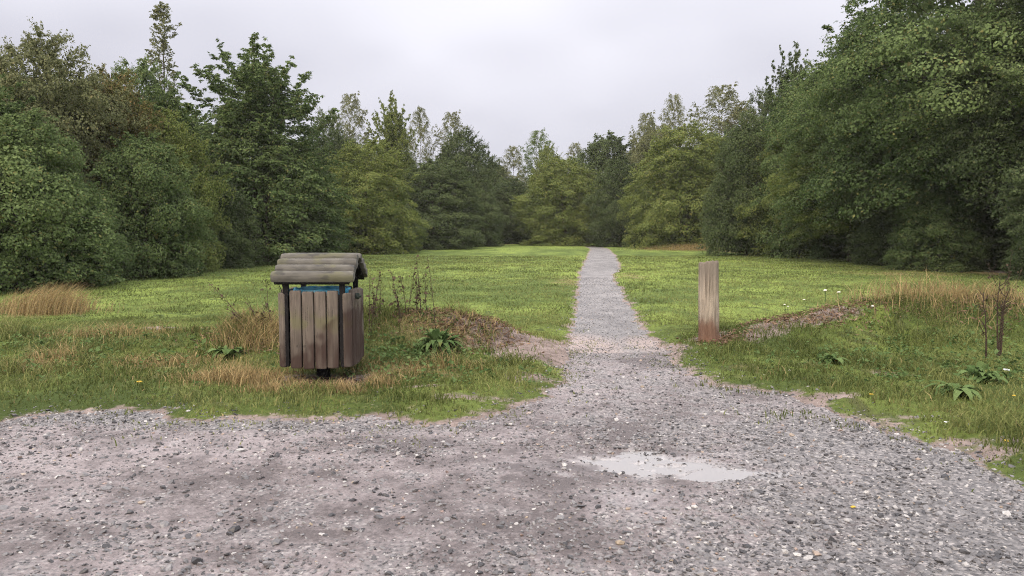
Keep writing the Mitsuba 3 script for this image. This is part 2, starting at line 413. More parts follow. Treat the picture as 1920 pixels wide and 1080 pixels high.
def stones_mesh(x, y, size, rng, sink=0.25):
    ico = trimesh.creation.icosahedron()
    base = np.array(ico.vertices)
    variants = []
    for k in range(40):
        v = base * (1 + rng.uniform(-0.48, 0.42, (12, 1))) * np.array([rng.uniform(0.8, 1.45), rng.uniform(0.7, 1.1), rng.uniform(0.34, 0.66)])
        variants.append(v)
    variants = np.array(variants)
    n = len(x)
    v = variants[rng.integers(0, 40, n)]
    az, tilt = rng.uniform(0, 2 * np.pi, n), rng.normal(0, 0.35, n)
    ca, sa, ct, st = np.cos(az), np.sin(az), np.cos(tilt), np.sin(tilt)
    X, Y, Z = v[..., 0], v[..., 1], v[..., 2]
    X, Z = X * ct[:, None] - Z * st[:, None], X * st[:, None] + Z * ct[:, None]
    X, Y = X * ca[:, None] - Y * sa[:, None], X * sa[:, None] + Y * ca[:, None]
    h = height(x, y)
    P3 = np.stack([X, Y, Z], -1) * size[:, None, None] + np.stack([x, y, h + size * sink], 1)[:, None]
    f = np.array(ico.faces)[None] + (np.arange(n) * 12)[:, None, None]
    u = np.repeat(np.stack([rng.random(n), rng.random(n)], 1)[:, None], 12, 1)
    return (P3.reshape(-1, 3), f.reshape(-1, 3)), u.reshape(-1, 2)


def gravel_points():
    xs, ys, ss = [], [], []
    x, y = scatter(300000, -6.5, 8.5, 2.6, 9.6, 1.25)
    keep = np.abs(x) < 0.68 * y + 0.5
    x, y = x[keep], y[keep]
    s = side(x, y)
    g = 0.36 + 0.60 * np.clip((x - 0.0) / 2.0, 0, 1) * np.clip((6.8 - y) / 1.5, 0.0, 1)
    g = g + blobs(x, y, [(280, 780, 1.5, .20, 1.), (560, 795, 1.4, .15, .8), (700, 830, 2.5, .25, .35), (1000, 840, 1., .5, .2), (1150, 730, .8, .9, .05), (900, 1000, 2, .4, .15)])
    g = g * (1 - 0.6 * blobs(x, y, [(1240, 866, .85, .28, 1.), (1480, 890, .6, .15, .7)]))
    g = g * np.clip(0.2 + 2.6 * (n2(x, y, 3.0, 21) - 0.30), 0.1, 1.6)
    ok = rng.random(len(x)) < 0.95 * g * np.where(s > 0, 1, 0.8 * np.exp(np.minimum(s, 0) / 0.16))
    return x[ok], y[ok]


x, y = gravel_points()
size = np.exp(rng.normal(math.log(0.0064), 0.50, len(x))).clip(0.0035, 0.022)
px_, py_ = scatter(22000, -1.0, 4.5, 9.4, 24, 1.3)
sp_ = side(px_, py_)
keep = rng.random(len(px_)) < np.where(sp_ > 0, .8, .6 * np.exp(np.minimum(sp_, 0) / .12))
x, y = np.r_[x, px_[keep]], np.r_[y, py_[keep]]
size = np.r_[size, rng.uniform(.005, .012, keep.sum())]
mesh, uv = stones_mesh(x, y, size, rng, 0.12)
add('gravel', mesh, 'stone_mat', uv=uv)
tag('gravel', 'loose grey and white gravel stones strewn over the muddy surface', kind='stuff')

# a few bigger stones one can point at
BIG = [(880, 535, .035, .25), (985, 640, 0, 0)]
for px, py, r, shade, text in ((440, 988, .036, .10, 'dark flat stone in the mud left of the picture centre'), (372, 1048, .040, .08, 'dark jagged stone near the bottom edge, left of centre'), (158, 890, .030, .62, 'grey stone in the pink mud above the bottom left'),
                               (306, 912, .028, .20, 'dark stone lying left of the middle in pink mud'), (652, 990, .036, .55, 'angular pale grey stone in the mud, bottom centre left'), (1318, 1075, .038, .88, 'large pale stone at the very bottom of the picture'),
                               (1770, 895, .040, .02, 'almost black clod on the right edge of the gravel'), (1222, 816, .032, .05, 'dark pointed stone just behind the puddle'), (500, 1058, .034, .78, 'pale flat stone at the bottom edge, left of centre'), (1590, 972, .03, .93, 'white stone among the dark gravel on the right')):
    g = ground_at(px, py)
    m, u = stones_mesh(g[:1], g[1:], np.array([r * .72]), rng, 0.3)
    key = add('stone', m, 'stone_mat', uv=np.stack([u[:, 0] * 0 + shade, u[:, 1] * 0 + 0.3], 1))
    tag(key, text, 'stone', 'larger stones in the gravel')


# ------------------------------------------------------------------ grass
def blades(x, y, hgt, wid, lean, rng, dryness, segs=2, z=None, head=None, vary=.11):
    n = len(x)
    z = height(x, y) - 0.01 if z is None else z
    az = rng.uniform(0, 2 * np.pi, n)
    face = np.stack([np.cos(az), np.sin(az), az * 0], 1)
    la = rng.uniform(0, 2 * np.pi, n) if head is None else head + rng.normal(0, 0.6, n)
    ld = np.stack([np.cos(la), np.sin(la), la * 0], 1) * (lean * rng.uniform(0.3, 1.3, n) * hgt)[:, None]
    base = np.stack([x, y, z], 1)
    up = np.array([0, 0, 1.0]) * hgt[:, None]
    w = face * (wid / 2)[:, None]
    if segs == 1:
        v = np.stack([base - w, base + w, base + ld + up], 1)
        f = np.array([[0, 1, 2]])
    else:
        m = base + ld * 0.3 + up * 0.6
        v = np.stack([base - w, base + w, m + w * 0.8, m - w * 0.8, base + ld + up * 0.95], 1)
        f = np.array([[0, 1, 2], [0, 2, 3], [3, 2, 4]])
    k = v.shape[1]
    F = f[None] + (np.arange(n) * k)[:, None, None]
    u = np.repeat(np.stack([rng.random(n), np.clip(dryness + rng.normal(0, vary, n), 0, 1)], 1)[:, None], k, 1)
    return (v.reshape(-1, 3), F.reshape(-1, 3)), u.reshape(-1, 2)


# rough verge and banks near the car park
x, y = scatter(230000, -8.2, 9.5, 4.3, 12.5)
keep = np.abs(x) < 0.68 * y + 0.6
x, y = x[keep], y[keep]
s = side(x, y)
bare, dry = meadow_masks(x, y)
clump = n2(x, y, 2.6, 31)
dens = np.clip(1.30 - 1.15 * bare, 0.05, 1) * np.clip((-s + 0.10) / 0.25, 0, 1) * np.clip(0.5 + 2.2 * (clump - 0.3), 0.45, 1)
dens = dens * (1 - 0.97 * np.exp(-(((x + 1.80) / .42) ** 2 + ((y - 7.5) / .38) ** 2) ** 2))
ok = (rng.random(len(x)) < dens) & (s < 0.10) | (s >= .02) & (s < .8) & (clump > .52) & (rng.random(len(x)) < .9 * np.exp(-s / .22))
x, y, dry, clump, s = x[ok], y[ok], dry[ok], clump[ok], s[ok]
tall = np.clip(0.15 - s / 0.6, 0.45, 1)
hg = (0.038 + 0.065 * clump ** 1.5 + 0.045 * dry) * rng.uniform(0.5, 1.4, len(x)) * tall
meadow_side = np.clip((y - 10.2) / 0.8, 0, 1)
hg = hg * (1 - 0.55 * meadow_side) * (0.8 + 1.1 * np.clip((n2(x, y, 1.5, 35) - .55) / .12, 0, 1))
mesh, uv = blades(x, y, hg, rng.uniform(0.006, 0.012, len(x)), 0.7, rng, 0.10 + 0.80 * dry * rng.uniform(0.3, 1.4, len(x)))
add('verge_grass', mesh, 'grass_mat', uv=uv)
tag('verge_grass', 'rough green and straw coloured grass on the banks beside the gravel', 'grass', kind='stuff')

# mown meadow
x, y = scatter(210000, -14, 16, 11.5, 42, 1.55)
keep = (np.abs(x) < 0.68 * y + 0.6) & ~shapely.contains_xy(WOOD, x, y)
x, y = x[keep], y[keep]
s = side(x, y)
ok = s < -0.02
x, y = x[ok], y[ok]
bare, dry = meadow_masks(x, y)
clump = n2(x, y, 1.1, 33)
ok = rng.random(len(x)) < np.clip(0.35 + 1.8 * (clump - 0.35), 0.1, 1) * np.clip(1.2 - bare, 0, 1)
x, y, dry, clump = x[ok], y[ok], dry[ok], clump[ok]
mesh, uv = blades(x, y, (0.025 + 0.05 * clump) * rng.uniform(0.6, 1.4, len(x)), 0.010 + 0.0006 * y, 0.8, rng, 0.08 + 0.6 * dry, segs=1)
add('meadow_grass', mesh, 'grass_mat', uv=uv)
tag('meadow_grass', 'short mown grass of the meadow on both sides of the path', 'grass', kind='stuff')


def grass_clump(name, label, cx, cy, rx, ry, n, h, dryv, lean=0.45, head=None, group=None):
    gxx, gyy = cx + rng.normal(0, rx, n), cy + rng.normal(0, ry, n)
    hh = h * rng.uniform(0.45, 1.15, n) * np.exp(-0.5 * ((gxx - cx) / (1.6 * rx)) ** 2)
    mesh, uv = blades(gxx, gyy, hh, rng.uniform(0.005, 0.009, n), lean, rng, dryv + 0 * hh, head=head, vary=.2)
    key = add(name, mesh, 'grass_mat', uv=uv)
    tag(key, label, 'grass clump', group)


def at(px, py):
    return ground_at(px, py)


# (px, py of the foot on flat ground)
DG = 'dry grass clumps'
g = at(85, 592); grass_clump('dry_grass_clump', 'broad tan dry grass clump leaning over at the far left', g[0], g[1], .45, .25, 1500, .54, .92, .7, 0.3, DG)
g = at(20, 655); grass_clump('green_grass_clump', 'coarse green grass clump at the left picture edge', g[0], g[1], .3, .2, 900, .32, .25, .6)
g = (5.35, 10.6); grass_clump('dry_grass_clump', 'tall tan dry grass clump on the right bank', g[0], g[1], .55, .35, 700, .46, .85, .5, None, DG)
g = (6.1, 10.35); grass_clump('dry_grass_clump', 'brown flattened dry grass clump right of the tall tan one', g[0], g[1], .7, .3, 1300, .30, .72, .9, None, DG)
g = at(455, 722); grass_clump('dry_grass_clump', 'straw coloured grass clump left of the bin foot', g[0], g[1], .30, .12, 900, .20, .9, .5, None, DG)
g = at(540, 742); grass_clump('dry_grass_clump', 'straw coloured grass clump right in front of the bin', g[0], g[1], .26, .07, 600, .13, .9, .5, None, DG)
g = at(640, 742); grass_clump('dry_grass_clump', 'short straw tuft at the right front of the bin foot', g[0], g[1], .16, .08, 350, .14, .85, .5, None, DG)
g = at(710, 728); grass_clump('dry_grass_clump', 'small brown grass tuft right of the bin', g[0], g[1], .10, .08, 260, .16, .75, .6, None, DG)
g = at(1300, 470); grass_clump('dry_grass_clump', 'pale dry grass patch far off below the trees right of the path', g[0], g[1], 1.8, 1.6, 5000, .55, .9, .3, None, DG)
g = at(445, 672); grass_clump('green_grass_clump', 'fresh bright green grass clump behind the dock plant left of the bin', g[0] + .03, g[1] + .12, .13, .08, 420, .30, .02, .5)
g = at(700, 655); grass_clump('green_grass_clump', 'lush green grass clump right beside the bin', g[0], g[1], .26, .3, 1500, .24, .05, .7)
g = at(200, 660); grass_clump('dry_grass_clump', 'brownish tufted grass on the left bank', g[0], g[1], .4, .25, 900, .20, .7, .7, None, DG)
g = (-2.95, 8.9); grass_clump('dry_grass_clump', 'dead brown grass hummock behind and left of the bin', g[0], g[1], .24, .18, 1500, .30, .72, .7, None, DG)

# brown litter of dead leaves and stems on the banks
def litter(name, label, spots, n):
    xs, ys = [], []
    for cx, cy, rx, ry, m in spots:
        xs.append(cx + rng.normal(0, rx, m)); ys.append(cy + rng.normal(0, ry, m))
    xs, ys = np.concatenate(xs), np.concatenate(ys)
    m = len(xs)
    z = height(xs, ys) + rng.uniform(0, 0.05, m)
    p = np.stack([xs, ys, z], 1)
    d = unit(np.stack([rng.normal(0, 1, m), rng.normal(0, 1, m), rng.normal(0, .45, m)], 1)) * rng.uniform(.012, .05, m)[:, None]
    w = unit(np.cross(d, rng.normal(0, 1, (m, 3)))) * rng.uniform(.003, .012, m)[:, None]
    v = np.stack([p - d, p + w, p + d, p - w], 1)
    f = np.array([[0, 1, 2], [0, 2, 3]])[None] + (np.arange(m) * 4)[:, None, None]
    u = np.repeat(rng.random((m, 2))[:, None], 4, 1)
    key = add(name, (v.reshape(-1, 3), f.reshape(-1, 3)), 'dead_mat', uv=u.reshape(-1, 2))
    tag(key, label, 'dead leaves', kind='stuff')


litter('leaf_litter', 'reddish brown litter of dead leaves and stems on the bank tops',
       [(-0.45, 9.35, .28, .26, 1500), (-1.2, 9.45, .30, .2, 500), (3.6, 9.9, .5, .16, 700), (4.4, 10.2, .5, .16, 500), (2.55, 9.45, .16, .12, 600), (-2.9, 8.9, .3, .2, 900), (-1.75, 7.35, .25, .15, 500), (5.9, 10.2, .6, .3, 1400)], 0)


# ------------------------------------------------------------------ weeds
def dead_weed(label, foot, tops, side_n=7, heads=0.022, group='dead weed stalks', r0=0.006, name='dead_weed'):
    """foot: (x, y); tops: [(dx, dy, height)] one stalk each; drooping dead leaves and seed heads along the stalks."""
    key = numbered(name)
    tag(key, label, 'weed', group)
    z0 = float(height(np.array([foot[0]]), np.array([foot[1]]))[0]) - 0.02
    for dx, dy, h in tops:
        s = np.linspace(0, 1, 7)
        wob = np.cumsum(rng.normal(0, 0.012, (7, 2)), 0) * s[:, None]
        pts = np.stack([foot[0] + rng.normal(0, .02) + dx * s ** 1.3 + wob[:, 0], foot[1] + dy * s ** 1.3 + wob[:, 1], z0 + h * s], 1)
        parts = [tube(pts, r0 * (1 - 0.65 * s), 5)]
        for k in range(max(2, side_n // 2)):
            q = rng.uniform(0.35, 0.95)
            b = np.array([np.interp(q, s, pts[:, c]) for c in range(3)])
            az = rng.uniform(0, 6.28)
            L = h * rng.uniform(.06, .17)
            tip = b + np.array([math.cos(az) * L * .6, math.sin(az) * L * .6, L * .8])
            parts.append(tube([b, (b + tip) / 2 + [0, 0, -.2 * L], tip], [r0 * .5, r0 * .4, r0 * .3], 4))
        add('stalk', join(parts), 'stalk_mat', key)
        vs, fs = [], []
        for k in range(side_n * 3):
            q = rng.uniform(0.25, 1.0)
            b = np.array([np.interp(q, s, pts[:, c]) for c in range(3)]) + rng.normal(0, h * .035, 3) * [1, 1, .5]
            L = heads * rng.uniform(0.7, 2.0)
            d = np.array([rng.normal(0, .7), rng.normal(0, .7), rng.uniform(-1.2, .6)]) * L
            w = unit(np.cross(d, rng.normal(0, 1, 3))) * L * .45
            vs += [b, b + d * .5 + w, b + d, b + d * .5 - w]
            fs += [[4 * k, 4 * k + 1, 4 * k + 2], [4 * k, 4 * k + 2, 4 * k + 3]]
        add('withered_leaves', (np.array(vs), np.array(fs)), 'withered_mat', key, uv=np.full((len(vs), 2), .25))
    return key


for px, py, yy, tops, text in (
    (690, 570, 9.0, [(.0, 0, .75), (.06, .05, .62)], 'black dead weed stalk standing close to the right side of the bin'),
    (702, 565, 9.2, [(-.02, 0, .50), (.05, .05, .66)], 'dead weed with dark drooping leaves, second to the right of the bin'),
    (718, 570, 9.3, [(.03, 0, .50)], 'short dead weed third to the right of the bin'),
    (748, 590, 9.3, [(-.12, .05, .62), (-.05, 0, .45)], 'dead weed leaning left above the brown bank'),
    (765, 585, 9.4, [(-.06, .0, .52), (.03, 0, .60)], 'dead weed with twin stalks on the brown bank right of the bin'),
    (785, 585, 9.4, [(-.08, .05, .72), (.02, .0, .55), (.05, 0, .44)], 'bushy reddish dead weed left of the tallest thin stalk'),
    (800, 580, 9.5, [(-.04, 0, .50)], 'thin dead weed just left of the tallest stalk'),
    (470, 610, 8.9, [(-.42, .05, .62), (-.30, .0, .34)], 'dead weed stalk leaning left on the hummock behind the bin'),
    (490, 600, 8.95, [(-.10, .05, .48), (-.02, 0, .40)], 'dead weed with short twin stalks on the hummock left of the bin'),
    (505, 590, 9.0, [(-.03, .0, .66)], 'greenish thin dead weed on the hummock nearest the bin'),
):
    dead_weed(text, (rise(px, py, yy)[0], yy), tops)
dead_weed('tallest thin weed stalk with drooping buds above the green leaf rosette', (rise(818, 600, 9.15)[0], 9.15), [(-.10, .1, .90)], 5, .016, r0=.006, name='tall_weed')
dead_weed('dark dead dock stalk with many upright branches at the right', (rise(1872, 600, 8.6)[0], 8.6), [(-.03, 0, .88), (.05, 0, .80), (.09, .04, .70)], 16, .012, r0=.011, name='dead_dock')
dead_weed('single dark dead dock stalk left of the branched one at the right', (rise(1850, 610, 8.4)[0], 8.4), [(-.03, 0, .74)], 16, .012, r0=.011, name='dead_dock')
dead_weed('pale feathery grass stalks by the dark wood at the right edge', (8.2, 13.0), [(-.35, 0, .9), (.1, 0, 1.1), (.3, 0, .8), (-.1, 0, .6)], 6, .03, name='reed_stalk')


def leafy_plant(name, label, foot, n, L, W, rise0, z_up=0.0):
    """A rosette: each broad leaf arches out of the middle and hangs at its tip."""
    key = numbered(name)
    tag(key, label, 'plant')
    z0 = float(height(np.array([foot[0]]), np.array([foot[1]]))[0]) + z_up
    for k in range(n):
        az = k * 2.4 + rng.normal(0, .25)
        l, w = L * rng.uniform(.65, 1.15), W * rng.uniform(.75, 1.15)
        el = rise0 * rng.uniform(.5, 1.25) * (0.55 + 0.75 * k / n)
        s = np.linspace(0, 1, 6)
        out = l * (s * math.cos(el) + .05)
        z = l * (math.sin(el) * s * 1.3 - (.55 + .4 * rng.random()) * s ** 2.2)
        sidew = np.array([.18, .7, 1., .95, .6, .05]) * w / 2
        d, t = np.array([math.cos(az), math.sin(az)]), np.array([-math.sin(az), math.cos(az)])
        b = np.array(foot) + rng.normal(0, .035, 2)
        rows = []
        for q in range(6):
            for e, dz in ((-1, .22), (0, 0), (1, .22)):
                xy = b + d * out[q] + t * sidew[q] * e
                rows.append([xy[0], xy[1], max(z0 + z[q] + dz * sidew[q], z0 - .10) + .01])
        f = []
        for q in range(5):
            for e in (0, 1):
                A = q * 3 + e
                f += [[A, A + 1, A + 4], [A, A + 4, A + 3]]
        add('leaf', (np.array(rows), np.array(f)), 'dock_leaf', key, smooth=True, uv=np.tile(rng.random(2), (18, 1)))
    return key


leafy_plant('rosette_plant', 'big dark green rosette of broad leaves on the bank right of the bin', (rise(822, 632, 8.75)[0], 8.75), 95, .34, .070, 1.0, .05)
leafy_plant('dock_plant', 'low dark green dock plant with shiny leaves left of the bin', (at(425, 682)[0], at(425, 682)[1]), 22, .24, .085, .7, .02)
leafy_plant('dock_plant', 'green broad-leaved weed low in the grass at the right', (at(1560, 690)[0], at(1560, 690)[1]), 16, .19, .075, .7, .03)
leafy_plant('thistle_plant', 'grey green spreading weed low at the right edge by the gravel', (at(1790, 752)[0], at(1790, 752)[1]), 26, .26, .07, .6, .02)
leafy_plant('nettle_plant', 'leafy green weeds around the feet of the dead dock stalks', (at(1880, 735)[0], at(1880, 735)[1] + .3), 30, .26, .07, 1.1, .02)
leafy_plant('dock_plant', 'green leafy weed at the left picture edge behind the coarse grass', (at(50, 642)[0], at(50, 642)[1]), 20, .26, .09, .9, .02)


def bank_weeds():
    """Small broad leaves of the weeds that grow in among the grass of the banks."""
    r = np.random.default_rng(91)
    spots = [(3.2, 8.3, .8, .5, 500), (4.6, 8.5, .9, .7, 800), (5.6, 7.9, .8, .6, 1000), (4.2, 7.2, .7, .3, 400), (5.4, 9.3, .9, .4, 500), (-1.1, 8.5, .35, .5, 1300), (-3.9, 8.2, .8, .5, 900), (-5.4, 8.4, .6, .6, 900), (-0.6, 7.6, .6, .4, 500)]
    x = np.concatenate([c[0] + r.normal(0, c[2], c[4] // 8).repeat(8) for c in spots])
    y = np.concatenate([c[1] + r.normal(0, c[3], c[4] // 8).repeat(8) for c in spots])
    x, y = x + r.normal(0, .035, len(x)), y + r.normal(0, .035, len(x))
    ok = side(x, y) < -.12
    x, y = x[ok], y[ok]
    m = len(x)
    p = np.stack([x, y, height(x, y) + r.uniform(.01, .10, m)], 1)
    az = r.uniform(0, 6.28, m)
    d = np.stack([np.cos(az), np.sin(az), r.normal(.1, .4, m)], 1) * r.uniform(.02, .055, m)[:, None]
    w = unit(np.cross(d, unit(np.array([0, 0, 1.]) + r.normal(0, .4, (m, 3))))) * (np.linalg.norm(d, axis=1) * r.uniform(.22, .4, m))[:, None]
    v = np.stack([p, p + d * .55 + w, p + d, p + d * .55 - w], 1)
    f = np.array([[0, 1, 2], [0, 2, 3]])[None] + (np.arange(m) * 4)[:, None, None]
    add('bank_weeds', (v.reshape(-1, 3), f.reshape(-1, 3)), 'dock_leaf', uv=np.repeat(r.random((m, 2))[:, None], 4, 1).reshape(-1, 2))
    tag('bank_weeds', 'small broad-leaved weeds growing through the grass of the banks', 'weeds', kind='stuff')


bank_weeds()


def yarrow(label, x, y, h, r, n=1):
    key = numbered('white_flower')
    tag(key, label, 'flower', 'white flowers on the right bank')
    z0 = float(height(np.array([x]), np.array([y]))[0]) - .01
    for q in range(n):
        dx, dy, hh = rng.normal(0, .04), rng.normal(0, .03), h * rng.uniform(.7, 1)
        top = np.array([x + dx, y + dy, z0 + hh])
        add('stem', tube([[x, y, z0], [x + dx * .4, y + dy * .4, z0 + hh * .55], top], [.004, .003, .003], 5), 'dock_leaf', key, uv=np.full((17, 2), .3))
        r *= .85
        m = trimesh.creation.icosphere(subdivisions=2)
        v = np.array(m.vertices) * [r, r, r * .45]
        v *= (1 + .5 * (meshkit.noise(np.array(m.vertices) * 3.1 + q * 7) - .5))[:, None]
        add('flower_head', (v + top, np.array(m.faces)), 'white_petal', key)


for px, py, yy, h, r, n, text in ((1562, 545, 11.0, .40, .028, 1, 'white flower head standing highest above the right bank'), (1548, 570, 10.6, .25, .026, 2, 'pair of white flower heads low on the crest of the right bank'), (1515, 574, 10.7, .22, .02, 1, 'small white flower left of the bank crest in the meadow'),
                                  (1475, 565, 10.7, .25, .018, 2, 'two small white flowers farthest left on the right bank'), (1637, 602, 9.9, .14, .024, 1, 'white flower in the grass right of the brown bank crest'), (1648, 507, 13.5, .35, .022, 1, 'white flower in the far grass before the dark trees'), (1608, 540, 12.2, .3, .02, 1, 'white flower in the meadow behind the right bank')):
    yarrow(text, rise(px, py, yy)[0], yy, h, r, n)


def flake(name, label, cat, px, py, r, mat, lift=.035, group=None, crumple=.3):
    r *= .75
    g = at(px, py)
    m = trimesh.creation.icosphere(subdivisions=1)
    v = np.array(m.vertices)
    v = v * (1 + crumple * rng.normal(0, 1, (len(v), 1)).clip(-1, 1)) * [r, r * .75, r * .30]
    z = float(height(g[:1], g[1:])[0])
    key = add(name, (v + [g[0], g[1], z + lift], np.array(m.faces)), mat)
    tag(key, label, cat, group)


flake('crumpled_paper', 'crumpled white wrapper in the weeds at the right edge', 'litter', 1886, 722, .040, 'paper_mat', .10)
flake('plastic_scrap', 'scrap of pale plastic where grass meets gravel at the right', 'litter', 1773, 812, .020, 'paper_mat', .03)
flake('paper_scrap', 'white scrap on the right verge below the post', 'litter', 1480, 708, .016, 'white_petal', .03)
FL = 'fallen yellow leaves'
for px, py, r, mat, text in ((1886, 842, .026, 'yellow_leaf', 'bright yellow leaf at the right edge of the gravel'), (1633, 760, .022, 'yellow_leaf', 'small yellow leaf on the grassy edge right of the path'), (262, 735, .030, 'yellow_leaf', 'yellow leaf in the verge grass at the left'),
                             (1900, 765, .02, 'yellow_leaf', 'yellow leaf near the right edge above the gravel'), (1566, 690, .030, 'orange_leaf', 'orange leaf on the right bank'), (1600, 950, .018, 'yellow_leaf', 'tiny yellow leaf among the gravel at the right')):
    flake('fallen_leaf', text, 'leaf', px, py, r, mat, .04 if py < 800 else .012, FL, .2)
p0, p1 = np.array([*rise(1745, 590, 10.0)]), np.array([*rise(1830, 630, 9.6)])
add('fallen_stick', tube([[p0[0], 10.0, p0[1]], [(p0[0] + p1[0]) / 2, 9.8, (p0[1] + p1[1]) / 2 + .03], [p1[0], 9.6, p1[1]]], [.010, .009, .005], 6), 'stick_mat')
tag('fallen_stick', 'pale dry stick lying across the right bank', 'stick')

# ------------------------------------------------------------------ litter bin
BX, BY = -1.842, 7.62
TOPZ, BOTZ = 0.878, 0.150


def slat_mesh(w, thick, z0, z1, rng):
    """An upright board with rounded front and softened ends; local x across, -y outward."""
    prof = []
    for q in np.linspace(0, np.pi, 9):
        prof.append((-(w / 2) * np.cos(q) * (1 if 0 < q < np.pi else 1), -thick * (0.35 + 0.65 * np.sin(q) ** 0.38)))
    prof = [(-w / 2, 0)] + prof + [(w / 2, 0)]
    prof = np.array(prof)
    zs = np.array([z0, z0 + .012, z0 + .2, z0 + .4, z1 - .2, z1 - .012, z1])
    sc = np.array([.86, 1, 1, 1, 1, 1, .86])
    v = np.array([[p[0] * s, p[1] * s, z] for z, s in zip(zs, sc) for p in prof])
    v[:, :2] += 0.004 * (meshkit.noise(v * [14, 14, 5] + rng.uniform(0, 50)) - .5)[:, None]
    m = len(prof)
    f = []
    for r in range(len(zs) - 1):
        for c in range(m):
            a, b = r * m + c, r * m + (c + 1) % m
            f += [[a, b, b + m], [a, b + m, a + m]]
    n = len(v)
    v = np.vstack([v, [[0, -thick * .4, z0]], [[0, -thick * .4, z1]]])
    for c in range(m):
        f += [[(c + 1) % m, c, n], [(len(zs) - 1) * m + c, (len(zs) - 1) * m + (c + 1) % m, n + 1]]
    return v, np.array(f)


bin_key = numbered('litter_bin')
tag(bin_key, 'weathered timber litter bin with log roof, standing on the grass verge', 'litter bin')
rb = np.random.default_rng(5)
HALF, PITCHW = 0.345, 0.1146          # half width of the octagon, width of one slat


def place(v, ang, cx, cy):
    c_, s_ = math.cos(ang), math.sin(ang)
    o = v.copy()
    o[:, 0], o[:, 1] = v[:, 0] * c_ - v[:, 1] * s_ + cx, v[:, 0] * s_ + v[:, 1] * c_ + cy
    return o


for quarter in range(4):
    base = quarter * math.pi / 2
    for k in range(4):                                   # four slats on each main side
        v, f = slat_mesh(.109, .042, BOTZ + rb.uniform(-.006, .006), TOPZ + rb.uniform(-.006, .006), rb)
        v[:, 0] += (k - 1.5) * PITCHW
        v[:, 1] -= HALF - .042
        add('slat', (place(v, base, BX, BY), f), 'slat_mat', bin_key, smooth=40)
    v, f = slat_mesh(.092, .040, BOTZ + .014, TOPZ - .02, rb)     # one on each cut corner
    v[:, 1] -= .412
    add('slat', (place(v, base + math.pi / 4, BX, BY), f), 'slat_mat', bin_key, smooth=40)


def box(x0, x1, y0, y1, z0, z1, bevel=.004):
    m = trimesh.creation.box(extents=[x1 - x0, y1 - y0, z1 - z0])
    m.apply_translation([(x0 + x1) / 2, (y0 + y1) / 2, (z0 + z1) / 2])
    return np.array(m.vertices), np.array(m.faces)


for sx in (-1, 1):
    for sy in (-1, 1):
        cx, cy = BX + sx * .262, BY + sy * .312
        add('upright', box(cx - .023, cx + .023, cy - .023, cy + .023, BOTZ + .02, 1.03), 'black_metal', bin_key)
# inner metal drum, floor and pedestal
ring = np.linspace(0, 2 * np.pi, 24, endpoint=False)
drum = [(BX + .255 * np.cos(t), BY + .255 * np.sin(t)) for t in ring]
dv = np.array([[x_, y_, z_] for z_ in (BOTZ + .05, TOPZ - .02) for x_, y_ in drum])
k = np.arange(24)
df = np.vstack([np.stack([k, (k + 1) % 24, (k + 1) % 24 + 24], 1), np.stack([k, (k + 1) % 24 + 24, k + 24], 1)])
dv = np.vstack([dv, [[BX, BY, BOTZ + .05]]])
df = np.vstack([df, np.stack([(k + 1) % 24, k, k * 0 + 48], 1)])
scene['drum_metal'] = P((0.02, 0.02, 0.022), 0.5, 0.4)
add('drum', (dv, df), 'drum_metal', bin_key, smooth=True)
add('pedestal', box(BX - .055, BX + .055, BY - .055, BY + .055, -.05, BOTZ + .045), 'black_metal', bin_key)
# blue liner folded over the drum's rim, crumpled
ring = np.linspace(0, 2 * np.pi, 120, endpoint=False)
rows = []
for q, (rr, zz) in enumerate(((.235, -.16), (.246, -.03), (.252, .004), (.266, .004), (.276, -.045))):
    wob = .5 * (meshkit.noise(np.stack([np.cos(ring) * 9, np.sin(ring) * 9, ring * 0 + q], 1)) - .5) + .5 * (meshkit.noise(np.stack([np.cos(ring) * 22, np.sin(ring) * 22, ring * 0 + q + 5], 1)) - .5)
    rows.append(np.stack([BX + (rr + .020 * wob) * np.cos(ring), BY + (rr + .020 * wob) * np.sin(ring), TOPZ + zz + .020 * wob], 1))
lv = np.vstack(rows)
k = np.arange(120)
lf = np.vstack([np.vstack([np.stack([k + q * 120, (k + 1) % 120 + q * 120, (k + 1) % 120 + q * 120 + 120], 1), np.stack([k + q * 120, (k + 1) % 120 + q * 120 + 120, k + q * 120 + 120], 1)]) for q in range(4)])
key = add('liner', (lv, lf), 'blue_plastic', bin_key)
labels[key] = {'label': 'crumpled blue plastic bag folded over the rim'}


